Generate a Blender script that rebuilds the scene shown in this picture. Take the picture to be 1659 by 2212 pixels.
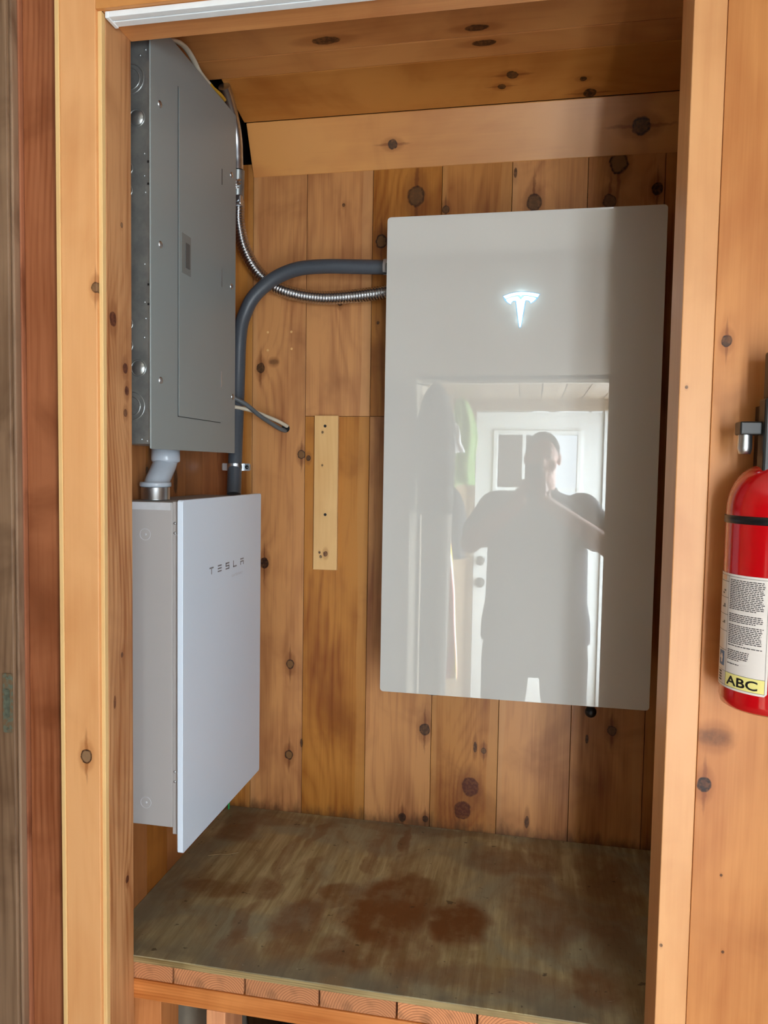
import bpy, bmesh, math, random
from mathutils import Vector, Matrix
random.seed(7)
for o in list(bpy.data.objects): bpy.data.objects.remove(o)
SC = bpy.context.scene
COL = SC.collection

# ---------------------------------------------------------------- camera
CAM = Vector((0.3395, -1.7301, 0.5301))
cd = bpy.data.cameras.new('camera'); cam = bpy.data.objects.new('camera', cd); COL.objects.link(cam)
_r = Vector((0.9813, 0.1918, 0.0163)); _f = Vector((-0.1906, 0.9799, -0.0594)); _u = Vector((-0.0274, 0.0552, 0.9981))
M = Matrix((( _r.x, _u.x, -_f.x, CAM.x), (_r.y, _u.y, -_f.y, CAM.y), (_r.z, _u.z, -_f.z, CAM.z), (0, 0, 0, 1)))
cam.matrix_world = M
cd.sensor_fit = 'HORIZONTAL'; cd.sensor_width = 36.0; cd.lens = 1633.08 / 1659 * 36.0
cd.clip_start = 0.004; cd.clip_end = 60
SC.camera = cam

# ---------------------------------------------------------------- view, world, lights
SC.view_settings.view_transform = 'Standard'; SC.view_settings.look = 'None'
SC.view_settings.gamma = 1.0; SC.view_settings.use_curve_mapping = False
EXPOSURE = -0.26
WORLD_STRENGTH = 8.0
WINDOW_W = 245.0
SIDELIGHT_W = 55.0
SC.view_settings.exposure = EXPOSURE
w = bpy.data.worlds.new('world'); SC.world = w; w.use_nodes = True
nt = w.node_tree
bg = nt.nodes['Background']; bg.inputs['Color'].default_value = (0.80, 0.92, 1.0, 1); bg.inputs['Strength'].default_value = WORLD_STRENGTH

def area(name, loc, direction, sx, sy, watts, color=(1, 1, 1)):
    l = bpy.data.lights.new(name, 'AREA'); l.shape = 'RECTANGLE'; l.size = sx; l.size_y = sy; l.energy = watts; l.color = color
    o = bpy.data.objects.new(name, l); COL.objects.link(o); o.location = loc
    o.rotation_euler = Vector(direction).to_track_quat('-Z', 'Y').to_euler()
    return o
# lamps added as daylight behind the unseen side window and the entry door's sidelight
area('window_daylight', (1.06, -2.56, 0.0), (-1, 0.10, 0), 1.24, 1.9, WINDOW_W, (0.84, 0.93, 1.0))
area('sidelight_daylight', (0.874, -3.40, 0.0), (0, 1, 0), 0.115, 1.8, SIDELIGHT_W, (0.92, 0.97, 1.0))

# ---------------------------------------------------------------- helpers
def lin(c): return c / 12.92 if c <= 0.04045 else ((c + 0.055) / 1.055) ** 2.4
def rgb(r, g, b): return (lin(r / 255), lin(g / 255), lin(b / 255), 1)

class MB:
    def __init__(s): s.v = []; s.f = []; s.sm = []; s.bid = []; s.cur = 0.0
    def add(s, vs, fs, smooth=False):
        n = len(s.v); s.v += [tuple(p) for p in vs]
        for f in fs: s.f.append([n + i for i in f]); s.sm.append(smooth); s.bid.append(s.cur)
        return s
    def box(s, x0, x1, y0, y1, z0, z1, ch=0.0):
        if ch <= 0:
            vs = [(x, y, z) for z in (z0, z1) for y in (y0, y1) for x in (x0, x1)]
            return s.add(vs, [(0, 2, 3, 1), (4, 5, 7, 6), (0, 1, 5, 4), (2, 6, 7, 3), (0, 4, 6, 2), (1, 3, 7, 5)])
        bm = bmesh.new(); bmesh.ops.create_cube(bm, size=1)
        for v in bm.verts: v.co = Vector(((x0 + x1) / 2 + v.co.x * (x1 - x0), (y0 + y1) / 2 + v.co.y * (y1 - y0), (z0 + z1) / 2 + v.co.z * (z1 - z0)))
        bmesh.ops.bevel(bm, geom=bm.edges[:], offset=ch, segments=2, profile=0.5, affect='EDGES')
        return s.addbm(bm)
    def addbm(s, bm, smooth=False, M=None):
        if M is not None: bm.transform(M)
        bm.verts.index_update()
        s.add([v.co[:] for v in bm.verts], [[v.index for v in f.verts] for f in bm.faces], smooth); bm.free(); return s
    def prism(s, pts, axis, a, b):
        """pts: outline in the two other axes (order kept x,y,z without axis), extruded a..b along axis"""
        def P(p, t):
            q = list(p); q.insert(axis, t); return tuple(q)
        n = len(pts); vs = [P(p, a) for p in pts] + [P(p, b) for p in pts]
        fs = [list(range(n))[::-1], list(range(n, 2 * n))] + [(i, (i + 1) % n, n + (i + 1) % n, n + i) for i in range(n)]
        return s.add(vs, fs)
    def sweep(s, path, rad, seg=14, caps=True, ell=1.0):
        path = [Vector(p) for p in path]; n = len(path)
        if not callable(rad): r0 = rad; rad = lambda i: r0
        T = []
        for i in range(n):
            t = path[min(i + 1, n - 1)] - path[max(i - 1, 0)]; T.append(t.normalized())
        up = Vector((0, 0, 1)) if abs(T[0].z) < 0.9 else Vector((0, 1, 0))
        N = (up - T[0] * up.dot(T[0])).normalized(); vs = []
        for i in range(n):
            N = (N - T[i] * N.dot(T[i])).normalized(); B = T[i].cross(N)
            for k in range(seg):
                a = 2 * math.pi * k / seg
                vs.append(path[i] + (N * math.cos(a) + B * math.sin(a) * ell) * rad(i))
        fs = []
        for i in range(n - 1):
            for k in range(seg):
                k2 = (k + 1) % seg; fs.append((i * seg + k, i * seg + k2, (i + 1) * seg + k2, (i + 1) * seg + k))
        s.add(vs, fs, True)
        if caps:
            s.add(vs[:seg], [list(range(seg))[::-1]]); s.add(vs[-seg:], [list(range(seg))])
        return s
    def cyl(s, p0, p1, r0, r1=None, seg=24):
        r1 = r0 if r1 is None else r1
        return s.sweep([p0, p1], lambda i: (r0, r1)[i], seg)
    def lathe(s, c, prof, axis=(0, 0, 1), seg=32):
        """prof: (radius, height) pairs along axis from c"""
        c = Vector(c); ax = Vector(axis).normalized(); N = ax.orthogonal().normalized(); B = ax.cross(N); vs = []; n = len(prof)
        for r, h in prof:
            for k in range(seg):
                a = 2 * math.pi * k / seg; vs.append(c + ax * h + (N * math.cos(a) + B * math.sin(a)) * max(r, 1e-5))
        fs = [(i * seg + k, i * seg + (k + 1) % seg, (i + 1) * seg + (k + 1) % seg, (i + 1) * seg + k) for i in range(n - 1) for k in range(seg)]
        return s.add(vs, fs, True)
    def ball(s, c, rx, ry=None, rz=None, seg=16):
        ry = ry or rx; rz = rz or rx
        bm = bmesh.new(); bmesh.ops.create_uvsphere(bm, u_segments=seg, v_segments=max(6, seg // 2 + 2), radius=1)
        return s.addbm(bm, True, Matrix.Translation(c) @ Matrix.Diagonal((rx, ry, rz, 1)))
    def loft(s, rings, seg=24, sq=2.0):
        """rings: (centre, rx, ry) horizontal super-ellipses"""
        vs = []
        for c, rx, ry in rings:
            for k in range(seg):
                a = 2 * math.pi * k / seg; ca, sa = math.cos(a), math.sin(a)
                vs.append((c[0] + rx * math.copysign(abs(ca) ** (2 / sq), ca), c[1] + ry * math.copysign(abs(sa) ** (2 / sq), sa), c[2]))
        n = len(rings)
        fs = [(i * seg + k, i * seg + (k + 1) % seg, (i + 1) * seg + (k + 1) % seg, (i + 1) * seg + k) for i in range(n - 1) for k in range(seg)]
        fs += [list(range(seg))[::-1], list(range((n - 1) * seg, n * seg))]
        return s.add(vs, fs, True)
    def build(s, name, mat, parent=None, bevel=0.0, origin=None, recalc=True):
        me = bpy.data.meshes.new(name)
        off = Vector(origin) if origin is not None else Vector((0, 0, 0))
        me.from_pydata([tuple(Vector(p) - off) for p in s.v], [], s.f)
        me.polygons.foreach_set('use_smooth', s.sm)
        at = me.attributes.new('bid', 'FLOAT', 'FACE'); at.data.foreach_set('value', s.bid)
        me.update()
        if recalc:
            bm = bmesh.new(); bm.from_mesh(me); bmesh.ops.recalc_face_normals(bm, faces=bm.faces); bm.to_mesh(me); bm.free()
        if mat: me.materials.append(mat)
        o = bpy.data.objects.new(name, me); COL.objects.link(o)
        o.location = off
        if parent:
            o.parent = parent; o.location = off - total_loc(parent)
        if bevel > 0:
            b = o.modifiers.new('bevel', 'BEVEL'); b.width = bevel; b.segments = 2; b.limit_method = 'ANGLE'; b.angle_limit = math.radians(40)
        return o
def total_loc(o):
    v = Vector((0, 0, 0))
    while o: v += o.location; o = o.parent
    return v
def tag(o, label=None, cat=None, group=None, kind=None):
    if label: o['label'] = label
    if cat: o['category'] = cat
    if group: o['group'] = group
    if kind: o['kind'] = kind
    return o
def thing(name, label, cat, loc, group=None):
    o = bpy.data.objects.new(name, None); COL.objects.link(o); o.location = loc; o.empty_display_size = 0.05
    return tag(o, label, cat, group)
def struct(o): o['kind'] = 'structure'; return o
def catmull(pts, n=12):
    pts = [Vector(p) for p in pts]; P = [pts[0] * 2 - pts[1]] + pts + [pts[-1] * 2 - pts[-2]]; out = []
    for i in range(1, len(P) - 2):
        a, b, c, d = P[i - 1:i + 3]
        for k in range(n):
            t = k / n
            out.append(0.5 * ((2 * b) + (c - a) * t + (2 * a - 5 * b + 4 * c - d) * t * t + (3 * b - a - 3 * c + d) * t ** 3))
    out.append(pts[-1]); return out
def resample(path, step):
    out = [path[0]]; acc = 0
    for a, b in zip(path, path[1:]):
        L = (b - a).length; t = step - acc
        while t <= L: out.append(a.lerp(b, t / L)); t += step
        acc = (acc + L) % step
    return out
def rrect(x0, x1, z0, z1, r, n=5):
    pts = []
    for cx, cz, a0 in ((x1 - r, z1 - r, 0), (x0 + r, z1 - r, 90), (x0 + r, z0 + r, 180), (x1 - r, z0 + r, 270)):
        for k in range(n + 1):
            a = math.radians(a0 + 90 * k / n); pts.append((cx + r * math.cos(a), cz + r * math.sin(a)))
    return pts

# ---------------------------------------------------------------- materials
class N:
    def __init__(s, name):
        s.m = bpy.data.materials.new(name); s.m.use_nodes = True; s.t = s.m.node_tree; s.b = s.t.nodes['Principled BSDF']
    def n(s, ty, **kw):
        x = s.t.nodes.new(ty)
        for k, v in kw.items(): setattr(x, k, v)
        return x
    def l(s, a, b): s.t.links.new(a, b)
    def math(s, op, a, b=None, c=None, clamp=False):
        x = s.n('ShaderNodeMath', operation=op); x.use_clamp = clamp
        for i, q in enumerate((a, b, c)):
            if q is None: continue
            if isinstance(q, (int, float)): x.inputs[i].default_value = q
            else: s.l(q, x.inputs[i])
        return x.outputs[0]
    def vmath(s, op, a, b=None):
        x = s.n('ShaderNodeVectorMath', operation=op)
        for i, q in enumerate((a, b)):
            if q is None: continue
            if isinstance(q, (tuple, list)): x.inputs[i].default_value = q
            else: s.l(q, x.inputs[i])
        return x.outputs['Value'] if op in ('LENGTH', 'DOT_PRODUCT') else x.outputs[0]
    def mapr(s, v, a, b, c=0.0, d=1.0, smooth=True):
        x = s.n('ShaderNodeMapRange'); x.interpolation_type = 'SMOOTHSTEP' if smooth else 'LINEAR'
        s.l(v, x.inputs['Value'])
        for k, q in (('From Min', a), ('From Max', b), ('To Min', c), ('To Max', d)): x.inputs[k].default_value = q
        return x.outputs[0]
    def mix(s, fac, a, b, mode='MIX'):
        x = s.n('ShaderNodeMix', data_type='RGBA', blend_type=mode)
        for i, q in ((0, fac), (6, a), (7, b)):
            if isinstance(q, (int, float)): x.inputs[i].default_value = q
            elif isinstance(q, tuple): x.inputs[i].default_value = q
            else: s.l(q, x.inputs[i])
        return x.outputs[2]
    def noise(s, vec, scale, detail=3, rough=0.5, dist=0.0):
        x = s.n('ShaderNodeTexNoise'); s.l(vec, x.inputs['Vector']); x.inputs['Scale'].default_value = scale
        x.inputs['Detail'].default_value = detail; x.inputs['Roughness'].default_value = rough; x.inputs['Distortion'].default_value = dist
        return x.outputs[0]
    def noisec(s, vec, scale):
        x = s.n('ShaderNodeTexNoise'); s.l(vec, x.inputs['Vector']); x.inputs['Scale'].default_value = scale; x.inputs['Detail'].default_value = 2
        return x.outputs['Color']
    def coords(s): return s.n('ShaderNodeTexCoord').outputs['Object']
    def sep(s, v):
        x = s.n('ShaderNodeSeparateXYZ'); s.l(v, x.inputs[0]); return x.outputs
    def comb(s, *a):
        x = s.n('ShaderNodeCombineXYZ')
        for i, q in enumerate(a):
            if isinstance(q, (int, float)): x.inputs[i].default_value = q
            else: s.l(q, x.inputs[i])
        return x.outputs[0]
    def bump(s, h, dist=0.001, strength=1.0):
        x = s.n('ShaderNodeBump'); x.inputs['Distance'].default_value = dist; x.inputs['Strength'].default_value = strength
        s.l(h, x.inputs['Height']); s.l(x.outputs[0], s.b.inputs['Normal'])
    def set(s, color=None, rough=None, metal=None, spec=None, **kw):
        I = s.b.inputs
        for k, v in (('Base Color', color), ('Roughness', rough), ('Metallic', metal), ('Specular IOR Level', spec)):
            if v is None: continue
            if hasattr(v, 'links') or hasattr(v, 'is_output'): s.l(v, I[k])
            else: I[k].default_value = v
        for k, v in kw.items(): I[k.replace('_', ' ')].default_value = v
        return s

def wood(name, light, mid, dark, u=0, v=2, knots=(), freq=34, contrast=1.0, streak=1.0, rough=0.42, spec=0.45, w=None, tint=0.16, bump=0.25, blot=0.5, sheen=0.0, bands=(), grime=None):
    """pine: figure lines run along axis v, vary across axis u; knots = (u, v, radius, kind) in metres on the face"""
    g = N(name); co = g.coords(); S = g.sep(co); bid = g.n('ShaderNodeAttribute', attribute_name='bid').outputs['Fac']
    third = ({0, 1, 2} - {u, v}).pop() if w is None else w
    U = S[u]; V = S[v]; W = S[third]
    uo = g.math('ADD', g.math('ADD', U, W), g.math('MULTIPLY', bid, 7.31)); vo = g.math('ADD', V, g.math('MULTIPLY', bid, 3.77))
    flat = g.comb(U, V, 0.0)
    field = None; mask = None; halo = None; pale = None; wob = None; red = None; streaks = None
    for (ku, kv, kr, kk) in knots:
        p = g.vmath('MULTIPLY', g.vmath('SUBTRACT', flat, (ku, kv, 0)), (1 / (kr * (2.2 if kk == 'w' else 1)), 1 / (kr * (3.0 if kk == 't' else 1.15)), 0))
        if wob is None: wob = g.vmath('MULTIPLY', g.vmath('SUBTRACT', g.noisec(co, 70), (0.5, 0.5, 0.5)), (0.5, 0.5, 0))
        p = g.vmath('ADD', p, wob)
        d2 = g.vmath('DOT_PRODUCT', p, p)
        q = g.vmath('MULTIPLY', p, (1, 0.42, 0)); e2 = g.vmath('DOT_PRODUCT', q, q)
        gg = g.math('DIVIDE', 1.0, g.math('MULTIPLY_ADD', e2, 0.16, 1.0))
        gg = g.math('MULTIPLY', gg, min(3.2, kr * 190))
        mk = g.mapr(d2, 2.6 if kk == 'w' else 1.25, 0.1 if kk == 'w' else 0.85, 0, {'d': 0.95, 'r': 0.9, 'l': 1.0, 't': 0.85, 'b': 1.0, 'p': 0.9, 's': 0.8, 'w': 0.55}[kk])
        if kr > 0.0065 and kk in 'dlrb':
            sp = g.vmath('MULTIPLY', p, (2.3 if kr < 0.012 else 3.2, 0.21, 0)); s2 = g.mapr(g.vmath('DOT_PRODUCT', sp, sp), 1.0, 0.0, 0, 0.6); streaks = s2 if streaks is None else g.math('MAXIMUM', streaks, s2)
        if kk in ('l', 'r', 'd'):
            ps = g.mapr(d2, 0.80, 0.45, 0, {'l': 0.95, 'r': 0.5, 'd': 0.22}[kk])
            pale = ps if pale is None else g.math('MAXIMUM', pale, ps)
        field = gg if field is None else g.math('ADD', field, gg)
        mask = mk if mask is None else g.math('MAXIMUM', mask, mk)
        if kk == 'p':
            rd = g.mapr(d2, 1.6, 0.6); red = rd if red is None else g.math('MAXIMUM', red, rd)
        hl = g.mapr(g.vmath('DOT_PRODUCT', g.vmath('MULTIPLY', p, (1, 0.6, 0)), g.vmath('MULTIPLY', p, (1, 0.6, 0))), 3.4, 0.8, 0, 0.42 if kr > 0.004 else 0.15); halo = hl if halo is None else g.math('MAXIMUM', halo, hl)
    sv = g.comb(uo, g.math('MULTIPLY', vo, 0.22), 0.0)
    n1 = g.noise(sv, 5.0, 2, 0.5)
    phi = g.math('ADD', g.math('MULTIPLY', uo, freq), g.math('MULTIPLY', n1, 9.0))
    if field is not None: phi = g.math('ADD', phi, field)
    ring = g.math('FRACT', phi)
    ring = g.math('POWER', g.math('ABSOLUTE', g.math('MULTIPLY_ADD', ring, 2.0, -1.0)), 1.6)
    nb = g.noise(g.comb(g.math('MULTIPLY', uo, 1.0), g.math('MULTIPLY', vo, 0.045), W), 60, 3, 0.6)
    broad = g.noise(g.comb(uo, g.math('MULTIPLY', vo, 0.30), W), 9, 3, 0.55, 0.4)
    blotn = g.noise(g.comb(uo, vo, W), 4.5, 4, 0.55, 0.6)
    pres = g.mapr(g.noise(sv, 7.0, 1), 0.35, 0.65, 0.25, 1.0)
    a = g.math('MULTIPLY', g.math('MULTIPLY', ring, pres), 0.34 * contrast)
    a = g.math('ADD', a, g.math('MULTIPLY', g.math('SUBTRACT', nb, 0.42), 1.0 * contrast))
    hair = g.noise(g.comb(uo, g.math('MULTIPLY', vo, 0.02), W), 260, 2, 0.6)
    a = g.math('ADD', a, g.math('MULTIPLY', g.math('SUBTRACT', hair, 0.5), 0.55 * contrast))
    a = g.math('ADD', a, g.math('MULTIPLY', g.math('SUBTRACT', broad, 0.45), 1.7 * streak), None, True)
    col = g.mix(a, light, mid)
    for (u0, u1) in bands:       # pale sapwood bands
        wu = g.math('ADD', U, g.math('MULTIPLY', g.math('SUBTRACT', g.noise(g.comb(0.0, g.math('MULTIPLY', V, 1.0), u0 * 9), 3.0, 2), 0.5), 0.02))
        m1 = g.math('MULTIPLY', g.mapr(wu, u0 - 0.0015, u0 + 0.0015), g.mapr(wu, u1 + 0.003, u1 - 0.003))
        col = g.mix(g.math('MULTIPLY', m1, 0.62), col, tuple(min(1, c * f) for c, f in zip(light[:3], (1.02, 1.12, 1.35))) + (1,))
    b2 = g.mapr(blotn, 0.48, 0.75, 0, blot)
    col = g.mix(b2, col, tuple(0.72 * c * f for c, f in zip(mid[:3], (1.0, 0.92, 0.85))) + (1,))
    tn = g.n('ShaderNodeTexWhiteNoise'); tn.noise_dimensions = '1D'; g.l(bid, tn.inputs['W'])
    hv = g.n('ShaderNodeHueSaturation'); g.l(col, hv.inputs['Color']); g.l(g.mapr(tn.outputs[0], 0, 1, 1 - tint, 1 + tint, False), hv.inputs['Value'])
    g.l(g.mapr(tn.outputs[0], 0, 1, 1.06, 0.94, False), hv.inputs['Saturation'])
    col = hv.outputs[0]
    if mask is not None:
        if streaks is not None: col = g.mix(streaks, col, tuple(0.30 * c * f for c, f in zip(mid[:3], (1.25, 0.8, 0.6))) + (1,))
        jag = g.math('MULTIPLY', g.mapr(g.noise(co, 140, 2), 0.35, 0.6, 0.75, 1.0), 1.0)
        col = g.mix(halo, col, tuple(0.55 * c * f for c, f in zip(mid[:3], (1.1, 0.9, 0.7))) + (1,))
        dk = dark if red is None else g.mix(red, dark, rgb(74, 24, 14))
        col = g.mix(g.math('MULTIPLY', mask, jag), col, dk)
        if pale is not None: col = g.mix(g.math('MULTIPLY', pale, 0.85), col, tuple(0.6 * c * f for c, f in zip(light[:3], (0.7, 0.8, 1.0))) + (1,))
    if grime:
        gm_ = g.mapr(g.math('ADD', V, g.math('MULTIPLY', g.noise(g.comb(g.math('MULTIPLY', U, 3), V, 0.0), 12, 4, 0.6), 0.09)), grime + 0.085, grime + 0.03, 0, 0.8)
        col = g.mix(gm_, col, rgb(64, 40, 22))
    g.set(color=col, rough=rough, spec=spec)
    if sheen: g.b.inputs['Coat Weight'].default_value = sheen; g.b.inputs['Coat Roughness'].default_value = 0.3
    g.bump(g.math('ADD', g.math('MULTIPLY', a, -0.5), g.noise(co, 30, 3)), 0.0006, bump)
    return g.m

def plain(name, color, rough=0.5, metal=0.0, spec=0.5, var=0.06, scale=30, bump=0.0, **kw):
    g = N(name); n = g.noise(g.coords(), scale, 3)
    col = g.mix(g.mapr(n, 0.3, 0.7), tuple(c * (1 - var) for c in color[:3]) + (1,), tuple(min(1, c * (1 + var)) for c in color[:3]) + (1,))
    g.set(color=col, rough=rough, metal=metal, spec=spec, **kw)
    if bump: g.bump(n, 0.001, bump)
    return g.m

KB = [(-0.338,0.802,0.0050,'w'),(0.035,1.212,0.022,'r'),(0.110,1.175,0.0088,'r'),(0.280,1.255,0.004,'t'),(0.326,1.181,0.0176,'r'),(0.523,1.264,0.0213,'l'),(0.505,1.175,0.0151,'r'),(0.613,1.199,0.0125,'b'),(-0.053,1.103,0.0145,'l'),(-0.153,1.199,0.004,'s'),(-0.374,0.787,0.0113,'d'),(-0.259,0.559,0.0100,'l'),(-0.240,0.550,0.0063,'d'),(-0.360,0.267,0.0126,'b'),(-0.285,-0.003,0.0113,'l'),(-0.286,-0.253,0.0113,'l'),(-0.251,-0.217,0.0038,'t'),(-0.058,0.899,0.0038,'s'),(-0.159,0.951,0.0063,'d'),(0.083,-0.152,0.0138,'d'),(0.215,-0.188,0.0045,'t'),(0.237,-0.195,0.0070,'r'),(0.205,-0.294,0.0205,'p'),(0.186,-0.357,0.0205,'p'),(0.028,-0.393,0.0100,'b'),(0.089,-0.391,0.0075,'b'),(0.552,-0.116,0.0113,'r'),(0.493,-0.142,0.0038,'t'),(0.351,-0.372,0.0055,'t')]
KNOT = rgb(40, 18, 9)
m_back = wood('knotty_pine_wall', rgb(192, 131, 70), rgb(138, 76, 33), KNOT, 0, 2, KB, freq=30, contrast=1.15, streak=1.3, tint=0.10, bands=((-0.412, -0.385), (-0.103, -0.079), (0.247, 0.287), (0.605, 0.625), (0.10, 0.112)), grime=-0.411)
m_left = wood('pine_side_wall', rgb(168, 108, 58), rgb(128, 70, 32), KNOT, 1, 2, [(-0.33, 0.52, 0.006, 'd'), (-0.12, 0.49, 0.009, 't'), (-0.25, 0.515, 0.006, 'd')], freq=40)
# knots on the sloped board and the ceiling boards (x, y) in metres
m_ceil = wood('honey_pine_ceiling', rgb(208, 142, 78), rgb(172, 98, 44), KNOT, 1, 0,
              [(0.051, 0.272, 0.011, 'd'), (0.083, 0.247, 0.008, 'd'), (0.079, 0.429, 0.0065, 'b'), (0.124, 0.447, 0.013, 'b'), (-0.086, 0.200, 0.008, 't'), (-0.045, 0.213, 0.008, 't'), (-0.090, -0.125, 0.010, 't')], freq=22, contrast=0.45, rough=0.36)
m_slope = wood('honey_pine_slope', rgb(200, 135, 58), rgb(168, 96, 36), KNOT, 2, 0, [(1.332, -0.023, 0.010, 'd'), (1.336, 0.568, 0.018, 'd')], freq=22, contrast=0.45, rough=0.36)
m_casing = wood('clear_pine_casing', rgb(230, 170, 112), rgb(208, 138, 78), KNOT, 0, 2, [(-0.3950, 0.826, 0.0080, 'r'), (-0.4185, 0.012, 0.0105, 'l')], freq=22, contrast=0.45, streak=1.0, blot=0.25, rough=0.38)
m_edge = wood('pale_pine_edge', rgb(224, 184, 120), rgb(206, 160, 96), KNOT, 0, 2, [], freq=60, contrast=0.3, blot=0.1)
m_jamb = wood('rough_fir_jamb', rgb(206, 152, 104), rgb(158, 96, 52), rgb(96, 50, 26), 1, 2, [(-0.51, 0.78, 0.011, 'p'), (-0.47, 0.70, 0.008, 'p'), (-0.465, 0.66, 0.007, 'p'), (-0.48, 0.95, 0.004, 'l'), (-0.47, 0.62, 0.006, 'd'), (-0.485, 0.18, 0.004, 'd'), (-0.47, -0.25, 0.006, 'p'), (-0.51, 0.1, 0.004, 't')], freq=75, contrast=1.7, rough=0.6, bump=0.6)
m_header = wood('pine_header', rgb(214, 148, 84), rgb(186, 112, 54), KNOT, 1, 0, [], freq=60, contrast=0.9, rough=0.5)
m_headf = wood('pine_header_face', rgb(214, 148, 84), rgb(186, 112, 54), KNOT, 2, 0, [], freq=30, contrast=0.6, rough=0.5)
m_rwall = wood('varnished_pine_wall', rgb(206, 140, 80), rgb(168, 97, 47), KNOT, 0, 2, [(0.6135, 0.722, 0.0072, 'd'), (0.6085, 0.058, 0.0100, 'b'), (0.620, 0.132, 0.009, 'w'), (0.638, -0.08, 0.002, 's'), (0.645, -0.20, 0.0022, 's')], freq=16, contrast=0.7, streak=1.2, rough=0.45, spec=0.3)
m_rjamb = wood('pale_pine_jamb', rgb(220, 162, 106), rgb(196, 130, 74), KNOT, 0, 2, [(0.56, 0.655, 0.0022, 's'), (0.555, -0.20, 0.0024, 's')], freq=30, contrast=0.4, blot=0.2, rough=0.45)
m_old = wood('stained_redwood', rgb(176, 112, 78), rgb(134, 74, 44), rgb(50, 24, 14), 0, 2, [], freq=90, contrast=1.3, blot=0.8, rough=0.5)
m_weather = wood('weathered_door', rgb(152, 122, 96), rgb(104, 76, 54), rgb(40, 26, 18), 0, 2, [], freq=70, contrast=1.3, blot=0.9, rough=0.55)
m_strip = wood('new_pine_strip', rgb(228, 184, 122), rgb(206, 150, 86), rgb(60, 36, 22), 0, 2, [(-0.199, 0.618, 0.0030, 'd'), (-0.1985, 0.532, 0.0026, 'd'), (-0.187, 0.300, 0.006, 'p'), (-0.2, 0.292, 0.0035, 'd'), (-0.2035, 0.303, 0.003, 'b')], freq=70, contrast=0.7, blot=0.15, tint=0)
m_room = wood('hall_boards', rgb(206, 182, 150), rgb(180, 152, 118), KNOT, 0, 2, [], freq=20)
m_lowceil = wood('hall_ceiling_boards', rgb(150, 128, 100), rgb(124, 98, 70), KNOT, 0, 1, [], freq=20)
m_floor = wood('hall_floor_boards', rgb(150, 132, 112), rgb(116, 98, 80), KNOT, 0, 1, [], freq=20)
m_void = plain('dark_void', rgb(18, 14, 12), 0.9)

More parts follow.
